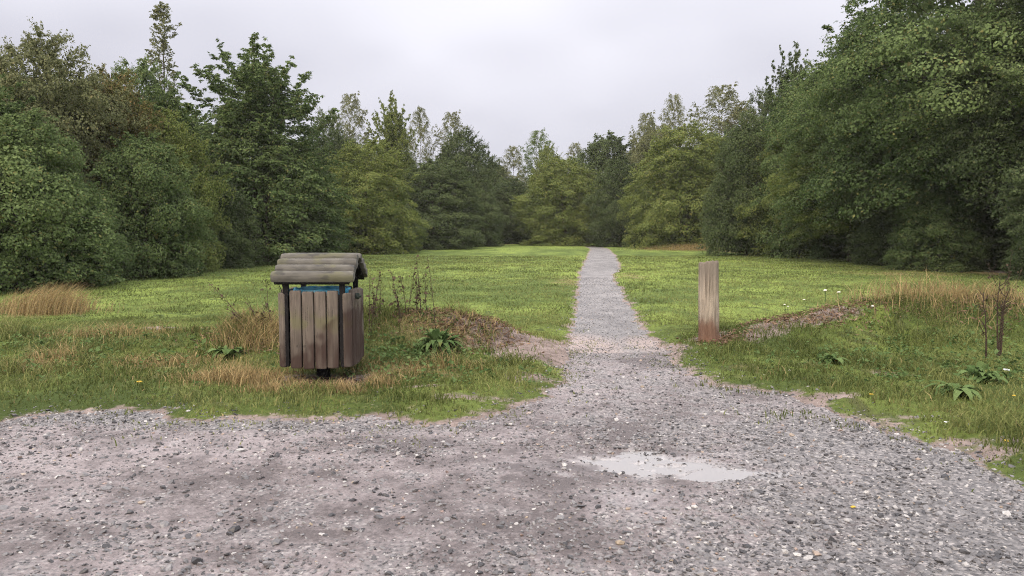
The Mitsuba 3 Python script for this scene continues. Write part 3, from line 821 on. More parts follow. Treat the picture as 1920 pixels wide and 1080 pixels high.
def log_mesh(x0, x1, y, z, r, ang, rng):
    """A half-round roof log along x with rounded ends, flat side down, tilted by ang about x."""
    xs = np.array([0, .006, .022, .05, .35, .65, .95, .978, .994, 1.0])
    sc = np.array([.70, .86, .95, 1, 1, 1, 1, .95, .86, .70])
    q = np.linspace(-.25, np.pi + .25, 12)
    prof = np.stack([np.cos(q) * r, np.sin(q) * r * 1.30], 1)
    L = x1 - x0
    v = []
    for xx, s in zip(xs, sc):
        for p in prof:
            v.append([x0 + xx * L, p[0] * s, p[1] * s])
    v = np.array(v)
    v[:, 1:] *= (1 + .06 * (meshkit.noise(v * [5, 18, 18] + rng.uniform(0, 90)) - .5))[:, None]
    c_, s_ = math.cos(ang), math.sin(ang)
    v[:, 1], v[:, 2] = v[:, 1] * c_ - v[:, 2] * s_ + y, v[:, 1] * s_ + v[:, 2] * c_ + z
    m, f = len(prof), []
    for a_ in range(len(xs) - 1):
        for c in range(m):
            A, B = a_ * m + c, a_ * m + (c + 1) % m
            f += [[A, B + m, A + m], [A, B, B + m]]
    n = len(v)
    v = np.vstack([v, v[:m].mean(0, keepdims=True), v[-m:].mean(0, keepdims=True)])
    for c in range(m):
        f += [[(c + 1) % m, c, n], [(len(xs) - 1) * m + c, (len(xs) - 1) * m + (c + 1) % m, n + 1]]
    return v, np.array(f)


roof = f'{bin_key}__roof'
RX0, RX1, EAVE_Z, RIDGE_Z, RHALF = BX - .382, BX + .372, .995, 1.198, .345
slope = math.atan2(RIDGE_Z - EAVE_Z, RHALF)
for sgn in (-1, 1):
    for k in range(4):
        t = (k + .12) / 3.75
        yy = BY + sgn * RHALF * (1 - t)
        zz = EAVE_Z + (RIDGE_Z - EAVE_Z) * t
        r = .053 if k < 3 else .047
        key = add('log', log_mesh(RX0 + rb.uniform(-.012, .012) + .012 * (k == 3), RX1 + rb.uniform(-.012, .012), yy, zz, r, -sgn * slope, rb), 'log_mat', roof, smooth=35)
# dark board under the logs, two gable plates
for sgn in (-1, 1):
    n_ = np.array([0, sgn * math.sin(slope), math.cos(slope)])
    A = np.array([0, BY + sgn * (RHALF + .035), EAVE_Z - .035]); B = np.array([0, BY + sgn * .004, RIDGE_Z - .018])
    v = np.array([[x_, *(p - n_ * d)[1:]] for x_ in (RX0 + .03, RX1 - .03) for p in (A, B) for d in (0, .022)])
    f = trimesh.convex.convex_hull(v)
    add('board', (np.array(f.vertices), np.array(f.faces)), 'black_metal', roof)
# lock on the right-hand side, bent wire under the left eave
m = trimesh.creation.cylinder(radius=.030, height=.03, sections=20)
m.apply_transform(trimesh.transformations.rotation_matrix(math.pi / 2, [0, 1, 0]))
m2 = trimesh.creation.cylinder(radius=.014, height=.022, sections=14)
m2.apply_transform(trimesh.transformations.rotation_matrix(math.pi / 2, [0, 1, 0])); m2.apply_translation([.024, 0, 0])
m = trimesh.util.concatenate([m, m2]); m.apply_translation([BX + HALF + .018, BY - .10, TOPZ - .065])
add('lock', m, 'lock_mat', bin_key, smooth=30)
for dx in (0, .03):
    w = np.array([[BX - .33 + dx, BY - .30, .985], [BX - .325 + dx, BY - .31, .93], [BX - .300 + dx, BY - .315, .88], [BX - .285 + dx, BY - .32, .80]])
    add('wire', tube(w, .0035, 5), 'black_metal', bin_key)

# ------------------------------------------------------------------ timber post
x_, z_ = rise(1329, 648, 9.45)
PX, PY = x_, 9.45
za = np.concatenate([[-.12, 0], np.linspace(.03, 1.045, 35), [1.065]])
th = np.linspace(0, 2 * np.pi, 72, endpoint=False)
vv = []
for q, zz in enumerate(za):
    lean = -.018 * zz
    r = .121 * (1 + .06 * np.exp(-zz / .15)) * (1 + .02 * math.sin(3 * zz)) * np.ones(72)
    c3 = np.stack([np.cos(th) * 1.0, np.sin(th) * 1.0, th * 0 + zz * .35], 1)
    r = r * (1 + .10 * (meshkit.noise(c3 * 1.6 + 4) - .5))
    crack = meshkit.noise(np.stack([np.cos(th) * 9, np.sin(th) * 9, th * 0 + zz * 1.2], 1))
    r = r - .009 * np.clip((crack - .64) / .12, 0, 1) - .004 * meshkit.noise(np.stack([np.cos(th) * 18, np.sin(th) * 18, th * 0 + zz * 2.0], 1))
    top = zz > 1.05
    if top:
        r = r * .93
    zt = zz + (0.014 * np.cos(th + .5) + .016 * (meshkit.noise(np.stack([np.cos(th) * 5, np.sin(th) * 5, th * 0], 1)) - .5)) * np.clip((zz - .6) / .4, 0, 1) ** 2
    vv.append(np.stack([PX + lean + r * np.cos(th), PY + r * np.sin(th), zt + .0], 1))
vv = np.array(vv)
R_ = len(za)
inner_ring = vv[-1] * .5 + vv[-1].mean(0) * .5 - [0, 0, .012]
vv = np.vstack([vv.reshape(-1, 3), inner_ring, vv[-1].mean(0, keepdims=True) - [0, 0, .008]])
k = np.arange(72)
ff = [np.vstack([np.stack([k + q * 72, (k + 1) % 72 + q * 72, (k + 1) % 72 + q * 72 + 72], 1), np.stack([k + q * 72, (k + 1) % 72 + q * 72 + 72, k + q * 72 + 72], 1)]) for q in range(R_)]
ff.append(np.stack([k + R_ * 72, (k + 1) % 72 + R_ * 72, k * 0 + (R_ + 1) * 72], 1))
add('wooden_post', (vv, np.vstack(ff)), 'post_mat', smooth=45)
tag('wooden_post', 'thick weathered round timber post with cracked sides and reddish foot beside the path', 'post')
# EOF-OBJECTS

# ------------------------------------------------------------------ trees
def arc(origin, az, el, L, droop, s):
    """Points along branches: origin (n,3), az, el, L, droop (n,), s (n,m) -> (n,m,3)"""
    hx = (L * np.cos(el))[:, None] * s
    z = (L * np.sin(el))[:, None] * s - (L * droop)[:, None] * s ** 2
    return origin[:, None] + np.stack([np.cos(az)[:, None] * hx, np.sin(az)[:, None] * hx, z], -1)


def crown(seed, H, R, prof, nb, z_lo, el_lo, el_hi, droop, ntw, tw_len, nleaf, leaf_l, leaf_w, tilt=.45, spread=1.2, hang=.2, lumps=.35, shoots=0, shoot_len=1.3, shoot_drop=.30, top=1., trunk_r=.11, trunks=1, s_lo=.3):
    """(leaf mesh, leaf uv, wood mesh): limbs leave the trunk all the way up, twigs leave the limbs, leaves sit on the twigs."""
    r = np.random.default_rng(seed)
    t = ((np.arange(nb) + r.random(nb)) / nb) ** 1.15
    az = np.arange(nb) * 2.39996 + r.normal(0, .35, nb)
    lump = np.clip(1 + lumps * 2 * (meshkit.fbm(np.stack([np.cos(az) * 1.5, np.sin(az) * 1.5, t * 3.6], 1) + seed * 3.1, 2) - .5), .55, 1.32)
    el = np.radians(el_lo + (el_hi - el_lo) * t) + r.normal(0, .18, nb)
    L = R * np.array([prof(q) for q in t]) * lump * r.uniform(.78, 1.1, nb) / np.maximum(np.cos(el), .35)
    z_end = z_lo + (H * top - z_lo) * t
    dr_ = droop * r.uniform(.5, 1.4, nb)
    z_or = np.clip(z_end - L * (np.sin(el) - dr_), .12 * H * r.random(nb), H * .96)
    org = np.stack([r.normal(0, .03, nb) * R, r.normal(0, .03, nb) * R, z_or], 1)
    if shoots:
        ta = r.uniform(0, 2 * np.pi, shoots); rad = R * .75 * r.random(shoots) ** .7
        so = np.stack([np.cos(ta) * rad, np.sin(ta) * rad, H * (.98 - shoot_drop * (rad / R) ** 1.2) - shoot_len * .65], 1)
        org = np.vstack([org, so]); az = np.r_[az, ta + r.normal(0, .5, shoots)]; el = np.r_[el, np.radians(84 - 52 * rad / R + r.normal(0, 9, shoots))]
        L = np.r_[L, shoot_len * r.uniform(.6, 1.2, shoots)]; dr_ = np.r_[dr_, np.full(shoots, .05)]
    n = len(az)
    # twigs
    isshoot = np.arange(n) >= nb
    s = np.where(isshoot[:, None], r.uniform(.05, 1, (n, ntw)), s_lo + (1 - s_lo) * r.random((n, ntw)) ** .75)
    tb = arc(org, az, el, L, dr_, s).reshape(-1, 3)
    S_ = s.reshape(-1)
    sh = np.repeat(isshoot, ntw)
    taz = np.repeat(az, ntw) + np.where(sh, r.uniform(-3, 3, n * ntw), r.normal(0, spread * .6, n * ntw))
    tel = np.where(sh, r.uniform(-.1, .8, n * ntw), np.repeat(el, ntw) * .6 + r.normal(0, .36, n * ntw) - hang * .4)
    tl = tw_len * r.uniform(.5, 1.2, n * ntw) * (1.05 - .35 * S_) * np.where(sh, .30, 1)
    # leaves
    u = (np.arange(nleaf)[None] + r.random((len(tl), nleaf))) / nleaf
    lb = arc(tb, taz, tel, tl, np.full(len(tl), hang), u) + r.normal(0, .02 * tw_len, (len(tl), nleaf, 3))
    lb = lb.reshape(-1, 3)
    m = len(lb)
    side_ = np.where(np.arange(m) % 2, 1., -1.)
    laz = np.repeat(taz, nleaf) + side_ * r.uniform(.3, 1.3, m)
    lel = r.normal(-.25 - hang * .9, .35, m)
    d = np.stack([np.cos(laz) * np.cos(lel), np.sin(laz) * np.cos(lel), np.sin(lel)], 1)
    nor = unit(np.array([0, 0, 1.0]) + r.normal(0, tilt, (m, 3)))
    w = unit(np.cross(nor, d))
    ll = leaf_l * r.uniform(.65, 1.25, m)
    lw = ll * (leaf_w / leaf_l) * r.uniform(.8, 1.15, m)
    fold = unit(np.cross(d, w)) * (lw * .18)[:, None]
    v = np.stack([lb, lb + d * (ll * .45)[:, None] + w * (lw / 2)[:, None] + fold, lb + d * ll[:, None], lb + d * (ll * .45)[:, None] - w * (lw / 2)[:, None] + fold], 1)
    f = np.array([[0, 1, 2], [0, 2, 3]])[None] + (np.arange(m) * 4)[:, None, None]
    clump = np.repeat(np.repeat(r.random(n), ntw) * .6 + .4 * r.random(n * ntw), nleaf)
    uv = np.repeat(np.stack([r.random(m), clump], 1)[:, None], 4, 1).reshape(-1, 2)
    # wood
    parts = []
    for q in range(trunks):
        o = np.array([r.normal(0, .14), r.normal(0, .14)]) * (trunks > 1)
        ss = np.linspace(0, 1, 9)
        wob = np.cumsum(r.normal(0, .03 * R, (9, 2)), 0) * .5
        pts = np.stack([o[0] * (1 + 2 * ss) + wob[:, 0] * ss, o[1] * (1 + 2 * ss) + wob[:, 1] * ss, -.15 + (H * .86) * ss], 1)
        parts.append(tube(pts, trunk_r * (1 - .88 * ss) * (1 + .5 * np.exp(-ss * 30)), 8))
    for k in r.permutation(n)[:40]:
        ss = np.linspace(0, 1, 6)[None]
        parts.append(tube(arc(org[k:k + 1], az[k:k + 1], el[k:k + 1], L[k:k + 1], dr_[k:k + 1], ss)[0], max(.010, trunk_r * .2) * (1 - .75 * ss[0]), 4))
    return (v.reshape(-1, 3), f.reshape(-1, 3)), uv, join(parts)


def pads(seed, H, R, prof, n, per, a_lo, a_hi, flat, droop, leaf_l, leaf_w, rough=.5, lumps=.5, core=5000, z0=0.):
    """Leafy boughs that make up the outside of a dense crown: each a shell of leaves facing away from the bough's middle, and a filling of inner leaves."""
    r = np.random.default_rng(seed + 900)
    tt = np.linspace(.02, 1, 200)
    wgt = np.array([prof(q) for q in tt]) + .12
    t = np.interp(r.random(n), np.cumsum(wgt) / wgt.sum(), tt)
    az = r.uniform(0, 2 * np.pi, n)
    def lump(az, t):
        return np.clip(1 + lumps * 1.6 * (meshkit.fbm(np.stack([np.cos(az) * 1.3, np.sin(az) * 1.3, t * 3.0], 1) + seed * 3.1, 2) - .5), .6, 1.3)
    a = r.uniform(a_lo, a_hi, n)
    pr = np.array([prof(q) for q in t])
    rad = np.maximum(R * pr * lump(az, t) - .55 * a, 0) * np.where(r.random(n) < .4, r.uniform(.55, 1, n), r.uniform(.92, 1.12, n))
    c = np.stack([np.cos(az) * rad, np.sin(az) * rad, np.maximum(H * (z0 + (1 - z0) * t) - .5 * a, .25 * a)], 1)
    m = n * per
    u = unit(r.normal(0, 1, (m, 3)))
    out = np.repeat(np.stack([np.cos(az), np.sin(az), 0 * az], 1), per, 0)
    face = unit(out * (.3 + .7 * np.repeat(pr, per)[:, None]) + [0, 0, .75])
    u = np.where(((u * face).sum(1) < -.25)[:, None], -u, u)
    A = np.repeat(a, per)[:, None]
    sideways = np.stack([-out[:, 1], out[:, 0], 0 * out[:, 0]], 1)
    tilt = droop * r.normal(1, .35, n).repeat(per)[:, None]
    ax_o, ax_u = unit(out - [0, 0, 1.0] * tilt), unit(np.array([0, 0, 1.0]) + out * tilt)
    wob = .70 + .75 * meshkit.fbm(u * 2.1 + np.repeat(r.uniform(0, 50, (n, 3)), per, 0), 2)
    depth = wob * (1 - .45 * r.random(m) ** 2.0)
    p = np.repeat(c, per, 0) + (ax_o * (u * out).sum(1)[:, None] * 1.15 + sideways * (u * sideways).sum(1)[:, None] + ax_u * u[:, 2:] * flat) * A * depth[:, None]
    nor = unit(ax_o * (u * out).sum(1)[:, None] + sideways * (u * sideways).sum(1)[:, None] + ax_u * (u[:, 2:] / flat) + r.normal(0, rough, (m, 3)))
    if core:
        ct, ca = r.uniform(.05, .9, core), r.uniform(0, 2 * np.pi, core)
        cr = R * np.array([prof(q) for q in ct]) * .72 * r.random(core) ** .5
        p = np.vstack([p, np.stack([np.cos(ca) * cr, np.sin(ca) * cr, H * (z0 + (1 - z0) * ct) * .93], 1)])
        nor = np.vstack([nor, unit(r.normal(0, 1, (core, 3)))])
        out = np.vstack([out, np.stack([np.cos(ca), np.sin(ca), 0 * ca], 1)])
    k = len(p)
    d = r.normal(0, .8, (k, 3)) + out * .5 - [0, 0, .45]
    d = unit(d - nor * (d * nor).sum(1)[:, None])
    w = np.cross(nor, d)
    ll = leaf_l * r.uniform(.65, 1.3, k) * np.where(np.arange(k) >= m, 2.2, 1)
    lw = ll * (leaf_w / leaf_l) * r.uniform(.8, 1.15, k)
    v = np.stack([p, p + d * (ll * .45)[:, None] + w * (lw / 2)[:, None] + nor * (lw * .15)[:, None], p + d * ll[:, None], p + d * (ll * .45)[:, None] - w * (lw / 2)[:, None] + nor * (lw * .15)[:, None]], 1)
    f = np.array([[0, 1, 2], [0, 2, 3]])[None] + (np.arange(k) * 4)[:, None, None]
    cl = np.r_[np.repeat(r.random(n), per) * .7 + .3 * r.random(m), r.random(k - m) * .3]
    uv = np.repeat(np.stack([r.random(k), cl], 1)[:, None], 4, 1).reshape(-1, 2)
    return (v.reshape(-1, 3), f.reshape(-1, 3)), uv


def p_cone(t):
    return max(.08, (1 - t) ** .62 * (.70 + .30 * min(1, t * 4)))


def p_dome(t):
    return max(.06, math.sqrt(max(0, 1 - ((t - .30) / .71) ** 2))) if t > .3 else .80 + .667 * t


def p_birch(t):
    return max(.10, (1 - t) ** .55 * min(1, .45 + 1.8 * t))


def p_spire(t):
    return max(.1, (1 - t) ** .6 * (.5 + t))


BUSHY = dict(prof=p_dome, z_lo=.15, droop=.16, tilt=.6, hang=.15, lumps=.5, s_lo=.72)
PROTO = {
    # (sprays and limbs, leafy boughs): low dense shrub tree, leaves to the ground
    'bush': (dict(BUSHY, H=6, R=2.6, nb=110, el_lo=-6, el_hi=62, ntw=10, tw_len=.55, nleaf=14, leaf_l=.095, leaf_w=.062, shoots=50, shoot_len=.7),
             dict(H=5.8, R=2.6, n=150, per=250, a_lo=.30, a_hi=.72, flat=.75, droop=.15, leaf_l=.098, leaf_w=.066)),
    'bush_b': (dict(BUSHY, H=6, R=2.5, nb=120, el_lo=0, el_hi=68, ntw=10, tw_len=.50, nleaf=14, leaf_l=.088, leaf_w=.060, shoots=60, shoot_len=.8),
               dict(H=5.7, R=2.45, n=165, per=225, a_lo=.25, a_hi=.62, flat=.8, droop=.1, leaf_l=.092, leaf_w=.064, rough=.7, lumps=.65)),
    # spreading tree with sprays drooping outwards (hornbeam, hazel)
    'layer': (dict(BUSHY, H=9, R=4.0, nb=150, el_lo=8, el_hi=62, droop=.26, ntw=12, tw_len=.85, nleaf=15, leaf_l=.115, leaf_w=.075, shoots=50, shoot_len=.9, trunk_r=.13, trunks=3),
              dict(H=8.7, R=3.9, n=215, per=230, a_lo=.40, a_hi=.95, flat=.42, droop=.42, leaf_l=.122, leaf_w=.080)),
    'layer_b': (dict(BUSHY, H=9, R=4.0, nb=150, el_lo=12, el_hi=66, droop=.32, ntw=12, tw_len=.9, nleaf=15, leaf_l=.115, leaf_w=.075, shoots=50, shoot_len=.95, spread=1.3, trunk_r=.13, trunks=2),
                dict(H=8.7, R=3.9, n=195, per=245, a_lo=.45, a_hi=1.0, flat=.5, droop=.30, leaf_l=.122, leaf_w=.080, lumps=.7)),
    # the same with its lowest boughs well above the grass
    'layer_c': (dict(BUSHY, H=9, R=4.0, nb=170, z_lo=2.2, el_lo=12, el_hi=62, droop=.36, ntw=12, tw_len=.9, nleaf=18, leaf_l=.088, leaf_w=.058, shoots=80, shoot_len=1.0, trunk_r=.09),
                dict(H=8.7, R=3.9, n=240, per=280, a_lo=.35, a_hi=.85, flat=.40, droop=.50, leaf_l=.088, leaf_w=.058, z0=.22, core=4500, lumps=.7)),
    # cherry: rising limbs, spiky fan at the top, hanging leaves
    'cherry': (dict(H=10, R=3.7, prof=p_cone, nb=200, z_lo=1.5, el_lo=4, el_hi=58, droop=.22, ntw=16, tw_len=.8, nleaf=16, leaf_l=.135, leaf_w=.066, tilt=.45, hang=.3, lumps=.40, shoots=60, shoot_len=1.7, shoot_drop=.46, top=.86, spread=1.0, s_lo=.55, trunk_r=.12, trunks=2),
               dict(H=8.4, R=3.3, n=170, per=170, a_lo=.40, a_hi=.85, flat=.35, droop=.35, leaf_l=.135, leaf_w=.066, prof=p_cone, core=3500)),
    # birch: airy, fine, hanging
    'birch': (dict(H=12, R=2.3, prof=p_birch, nb=120, z_lo=1.6, el_lo=28, el_hi=72, droop=.30, ntw=14, tw_len=1.0, nleaf=14, leaf_l=.085, leaf_w=.055, tilt=.8, hang=.7, lumps=.6, shoots=26, shoot_len=1.6, shoot_drop=.5, top=.92, s_lo=.35, trunk_r=.08), None),
    # tall narrow poplar
    'poplar': (dict(H=13, R=1.15, prof=p_spire, nb=120, z_lo=2.0, el_lo=55, el_hi=76, droop=.05, ntw=9, tw_len=.5, nleaf=8, leaf_l=.115, leaf_w=.09, tilt=.8, hang=.3, lumps=.5, shoots=5, shoot_len=1.0, s_lo=.25, trunk_r=.09), None),
    # coarser trees for the depth of the wood, mostly hidden
    'deep_wood': (dict(BUSHY, H=9, R=4.0, nb=90, el_lo=8, el_hi=62, ntw=9, tw_len=.95, nleaf=12, leaf_l=.17, leaf_w=.115, shoots=50, shoot_len=.9, trunk_r=.13),
                  dict(H=8.7, R=3.9, n=150, per=110, a_lo=.5, a_hi=1.1, flat=.5, droop=.3, leaf_l=.19, leaf_w=.13, core=3000)),
    'thicket': (dict(BUSHY, H=6, R=2.6, nb=70, el_lo=-4, el_hi=62, ntw=8, tw_len=.6, nleaf=12, leaf_l=.13, leaf_w=.09, shoots=30, shoot_len=.7),
                dict(H=5.7, R=2.5, n=110, per=110, a_lo=.35, a_hi=.75, flat=.7, droop=.2, leaf_l=.15, leaf_w=.10, core=2500)),
}
MESHES = {}
for q, (name, (a, b)) in enumerate(PROTO.items()):
    lm, luv, wood = crown(40 + q, **a)
    if b:
        pm, puv = pads(40 + q, **{'prof': p_dome, **b})
        lm, luv = join([lm, pm]), np.vstack([luv, puv])
    MESHES[name] = (mikit.ply(lm, None, uv=luv), mikit.ply(wood, 'bark', smooth=True), a['H'], a['R'])


def tree_kind(proto, leaf):
    key = f'{leaf}_{proto}_group'
    if key not in scene:
        lm, wood, H, R = MESHES[proto]
        scene[key] = {'type': 'shapegroup', 'trunk': dict(wood), 'crown': {**lm, 'bsdf': {'type': 'ref', 'id': leaf}}}
    return key


rt = np.random.default_rng(77)


def tree(name, proto, leaf, x, y, H, R, label, group=None, sink=.05, category='tree'):
    key = numbered(name)
    _, _, h0, r0 = MESHES[proto]
    scene[key] = {'type': 'instance', 'group': {'type': 'ref', 'id': tree_kind(proto, leaf)},
                  'to_world': T().translate([x, y, float(height(np.array([x]), np.array([y]))[0]) - sink]).rotate([0, 0, 1], float(rt.uniform(0, 360))).scale([R / r0, R / r0, H / h0])}
    tag(key, label, category, group)
    return key


def by_view(name, proto, leaf, px, top, y, rpx, label, **more):
    """A tree whose trunk stands at depth y under survey column px, its top at survey row top, its crown rpx wide to each side."""
    x, z = rise(px, top, y)
    tree(name, proto, leaf, x, y, z, rpx * y / F_PX, label, **more)


L_ = by_view
# left wood edge, from the near left to the far end
L_('shrub_tree', 'bush', 'leaf_mid', 10, 200, 18.5, 165, 'broad green bushy tree nearest on the far left, leafy to the ground')
L_('shrub_tree', 'bush_b', 'leaf_mid', -150, 60, 19.0, 190, 'leafy tree cut by the left picture edge')
L_('shrub_tree', 'layer_b', 'leaf_olive', 75, 62, 23.5, 150, 'tall olive green tree behind the bushes at the far left')
L_('shrub_tree', 'bush_b', 'leaf_rust', 205, 132, 25.5, 105, 'tree with yellowing and rusty leaves, left of the spire')
L_('shrub_tree', 'bush', 'leaf_mid', 130, 330, 20.5, 95, 'low mid green bush at the wood edge, second from the left')
L_('shrub_tree', 'bush', 'leaf_mid', 268, 250, 23.5, 108, 'rounded green bush bulging into the meadow on the left', )
L_('shrub_tree', 'bush_b', 'leaf_bright', 305, 205, 27.0, 95, 'yellow green tree left of the spiky cherry')
L_('shrub_tree', 'bush', 'leaf_deep', 395, 330, 29.0, 75, 'dark low bush below the spiky cherry tree, on its left')
L_('dark_tree', 'layer', 'leaf_mid', 262, 112, 33.0, 95, 'dark green tree behind, at the foot of the spire')
L_('poplar_tree', 'poplar', 'leaf_olive', 303, 2, 40.0, 42, 'thin pale spire of a tree standing high above the left wood')
L_('cherry_tree', 'cherry', 'leaf_mid', 478, 66, 33.5, 178, 'big cherry tree with spiky branch tips behind the bin')
L_('shrub_tree', 'cherry', 'leaf_mid', 580, 290, 36.0, 85, 'low spreading green tree right behind the bin roof')
L_('shrub_tree', 'bush', 'leaf_deep', 515, 370, 35.5, 70, 'dark undergrowth bush left of the bin roof')
L_('shrub_tree', 'layer', 'leaf_bright', 690, 262, 46.5, 98, 'fresh green rounded tree right of the bin at the wood edge')
L_('birch_tree', 'birch', 'leaf_olive', 655, 150, 60.0, 48, 'pale wispy birch above the left wood, right of the cherry')
L_('dark_tree', 'layer_b', 'leaf_deep', 612, 210, 52.0, 55, 'dark tree between the cherry and the wispy birch')
L_('tall_tree', 'cherry', 'leaf_bright', 735, 170, 60.0, 62, 'green tree with a pointed top between two birches')
L_('birch_tree', 'birch', 'leaf_olive', 787, 178, 66.0, 34, 'slim pale birch, the second one left of the sky gap')
L_('birch_tree', 'birch', 'leaf_olive', 846, 188, 67.0, 45, 'birch with a forked airy top nearest left of the sky gap')
L_('dark_tree', 'layer', 'leaf_deep', 815, 298, 57.0, 92, 'dark rounded tree at the wood edge left of centre')
L_('dark_tree', 'layer_b', 'leaf_deep', 868, 245, 64.5, 68, 'dark tall tree sloping down to the sky gap')
L_('dark_tree', 'bush', 'leaf_deep', 745, 380, 52.0, 50, 'dark bush low at the left wood edge beyond the bright tree')
L_('dark_tree', 'bush', 'leaf_deep', 890, 345, 66.0, 50, 'dark bush at the far left corner of the meadow')
# the far end
L_('dark_tree', 'bush_b', 'leaf_deep', 960, 335, 76.0, 55, 'dark tree closing the far end of the meadow')
L_('birch_tree', 'birch', 'leaf_olive', 962, 258, 84.0, 36, 'drooping pale birch at the far end right of the sky gap')
L_('tall_tree', 'birch', 'leaf_mid', 1008, 226, 88.0, 44, 'round topped open tree at the far end')
L_('tall_tree', 'layer', 'leaf_bright', 1028, 272, 82.0, 40, 'light green tree below the round topped one at the far end')
L_('dark_tree', 'bush', 'leaf_deep', 925, 300, 84.0, 45, 'dark tree right below the sky gap')
L_('birch_tree', 'birch', 'leaf_olive', 1078, 252, 88.0, 32, 'small pale birch far behind the yellow green bush')
# right side, from the far end to the near right
L_('shrub_tree', 'layer_b', 'leaf_bright', 1058, 296, 69.0, 82, 'yellow green bushy tree left of the far end of the path')
L_('dark_tree', 'bush', 'leaf_deep', 1142, 252, 80.0, 78, 'dark round tree above the end of the path')
L_('shrub_tree', 'bush_b', 'leaf_deep', 1165, 300, 64.5, 58, 'blue green bush right of the end of the path')
L_('birch_tree', 'birch', 'leaf_olive', 1212, 190, 80.0, 42, 'birch with thin top, left one of the pair right of the path')
L_('birch_tree', 'birch', 'leaf_olive', 1266, 152, 76.0, 40, 'birch with feathery top, right one of the pair right of the path')
L_('tall_tree', 'layer', 'leaf_olive', 1225, 232, 72.0, 65, 'olive tree in front of the birch pair')
L_('shrub_tree', 'layer_b', 'leaf_bright', 1285, 232, 57.0, 105, 'wide yellow green layered tree at the right wood edge beyond the post')
L_('birch_tree', 'birch', 'leaf_olive', 1352, 134, 66.0, 78, 'broad wispy olive birch on the right')
L_('tall_tree', 'birch', 'leaf_rust', 1395, 175, 68.0, 60, 'brownish birch beside the broad wispy one')
L_('dark_tree', 'layer_b', 'leaf_deep', 1440, 170, 54.0, 75, 'dark tree right of the broad wispy birch')
L_('dark_tree', 'cherry', 'leaf_deep', 1485, 78, 46.0, 75, 'dark tree with bare spiky top twigs on the right')
L_('holly_shrub', 'bush', 'leaf_deep', 1405, 235, 43.0, 78, 'very dark dense shrub reaching the ground right of the post')
L_('shrub_tree', 'layer', 'leaf_mid', 1545, 120, 40.0, 120, 'layered green tree behind the dark shrub on the right')
L_('shrub_tree', 'layer_b', 'leaf_bright', 1500, 215, 41.0, 95, 'light green layered tree beside the very dark shrub')
L_('shrub_tree', 'bush', 'leaf_deep', 1680, 385, 31.0, 70, 'dark low bush in the shade between the two biggest trees on the right')
L_('shrub_tree', 'layer_c', 'leaf_mid', 1665, 45, 33.0, 185, 'tall layered tree leaning out over the meadow on the right')
L_('shrub_tree', 'layer_c', 'leaf_bright', 1600, 215, 34.5, 130, 'lower spreading tree on the right with pale leaf tips')
L_('great_tree', 'layer_c', 'leaf_mid', 1835, -130, 28.0, 280, 'greatest tree, filling the upper right corner')
L_('great_tree', 'layer_c', 'leaf_deep', 2080, -120, 24.0, 260, 'dark tree cut by the right picture edge')
L_('shrub_tree', 'bush', 'leaf_mid', 1765, 345, 27.0, 80, 'low bush in front of the dark hollow on the right')
L_('shrub_tree', 'layer_b', 'leaf_deep', 2010, 300, 21.5, 105, 'dark bush at the right picture edge')

# the wood behind the first row: no gaps at eye level
BACK_L = 'tree crowded in the dark wood behind the left edge of the meadow'
BACK_R = 'tree crowded in the dark wood behind the right edge of the meadow'
BACK_F = 'tree crowded in the dark wood beyond the far end of the meadow'
UND_L, UND_R, UND_F = (f'dark undergrowth bush under the trees {q}' for q in ('on the left', 'on the right', 'at the far end'))


def row(p, q, n, proto, leaf, H, R, label, group, jit=.8, name='wood_tree', cat='tree'):
    for k in range(n):
        t = (k + .5) / n
        c_ = np.array(p) * (1 - t) + np.array(q) * t + rt.normal(0, jit, 2)
        pr = proto[k % len(proto)] if isinstance(proto, list) else proto
        lf = leaf[k % len(leaf)] if isinstance(leaf, list) else leaf
        f = rt.uniform(.85, 1.12)
        tree(name, pr, lf, c_[0], c_[1], H * f, R * f, label, group, category=cat)


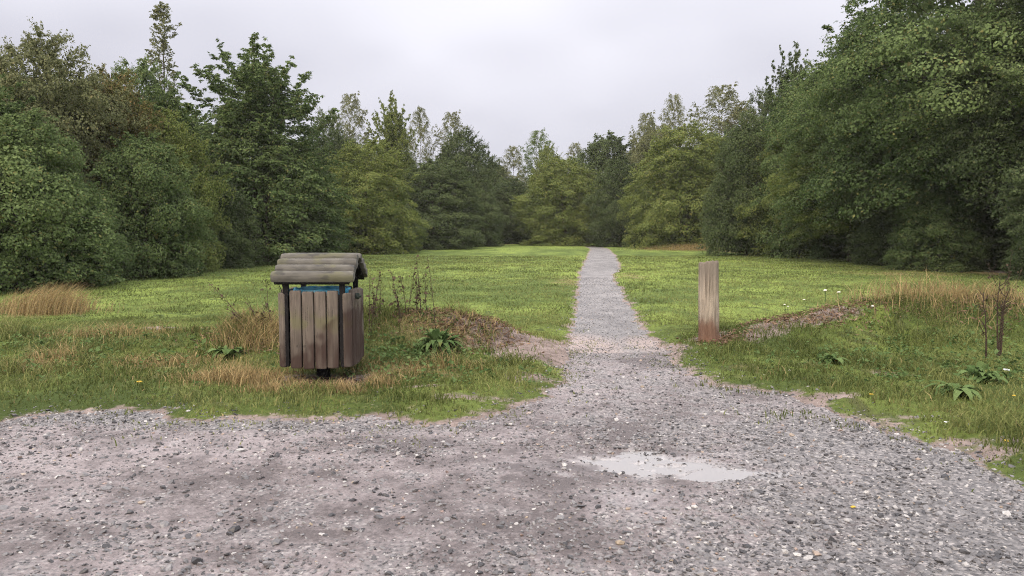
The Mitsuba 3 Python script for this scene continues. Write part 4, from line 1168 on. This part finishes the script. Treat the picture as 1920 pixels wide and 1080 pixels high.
GL, GR, GF = 'trees in the wood on the left', 'trees in the wood on the right', 'trees in the wood at the far end'
row((-17.0, 20), (-15.5, 40), 6, 'deep_wood', ['leaf_deep', 'leaf_mid'], 6.4, 2.8, BACK_L, GL)
row((-20.5, 24), (-13, 56), 8, 'deep_wood', ['leaf_deep', 'leaf_mid'], 7.0, 3.2, BACK_L, GL)
row((-13, 57), (-5, 76), 5, 'deep_wood', 'leaf_deep', 7.2, 3.2, BACK_L, GL)
row((-4, 84), (14, 86), 6, 'deep_wood', 'leaf_deep', 7.0, 3.4, BACK_F, GF)
row((-8, 91), (20, 92), 6, 'deep_wood', 'leaf_deep', 8.0, 4.0, BACK_F, GF)
row((15.5, 76), (17, 52), 6, 'deep_wood', ['leaf_deep', 'leaf_mid'], 8.5, 3.2, BACK_R, GR)
row((20, 60), (21, 40), 5, 'deep_wood', 'leaf_deep', 10, 3.6, BACK_R, GR)
row((21, 38), (20, 24), 5, 'deep_wood', 'leaf_deep', 9.5, 3.6, BACK_R, GR)
row((26, 48), (26, 22), 6, 'deep_wood', 'leaf_deep', 11, 4.2, BACK_R, GR)
UG = 'undergrowth bushes below the trees'
row((-14.6, 20), (-13.2, 40), 7, 'thicket', 'leaf_deep', 2.6, 1.9, UND_L, UG + ' on the left', .4, 'undergrowth_bush', 'bush')
row((-12.5, 42), (-4.2, 72), 7, 'thicket', 'leaf_deep', 2.8, 2.3, UND_L, UG + ' on the left', .4, 'undergrowth_bush', 'bush')
row((-1, 80), (12, 80), 5, 'thicket', 'leaf_deep', 3.0, 2.2, UND_F, UG + ' at the far end', .4, 'undergrowth_bush', 'bush')
row((13.5, 66), (16, 46), 5, 'thicket', 'leaf_deep', 3.2, 2.3, UND_R, UG + ' on the right', .4, 'undergrowth_bush', 'bush')
row((19.5, 39), (18.0, 24), 6, 'thicket', 'leaf_deep', 3.4, 2.4, UND_R, UG + ' on the right', .4, 'undergrowth_bush', 'bush')

# ------------------------------------------------------------------ damp air
scene['air'] = {'type': 'homogeneous', 'albedo': {'type': 'rgb', 'value': [0.95, 0.95, 0.955]}, 'sigma_t': 0.00040}
scene['haze'] = {'type': 'cube', 'to_world': T().translate([0, 180, 11]).scale([330, 320, 15]), 'bsdf': {'type': 'null'}, 'interior': {'type': 'ref', 'id': 'air'}}
tag('haze', 'thin damp air over the meadow', 'haze', kind='stuff')
scene['camera']['medium'] = {'type': 'ref', 'id': 'air'}
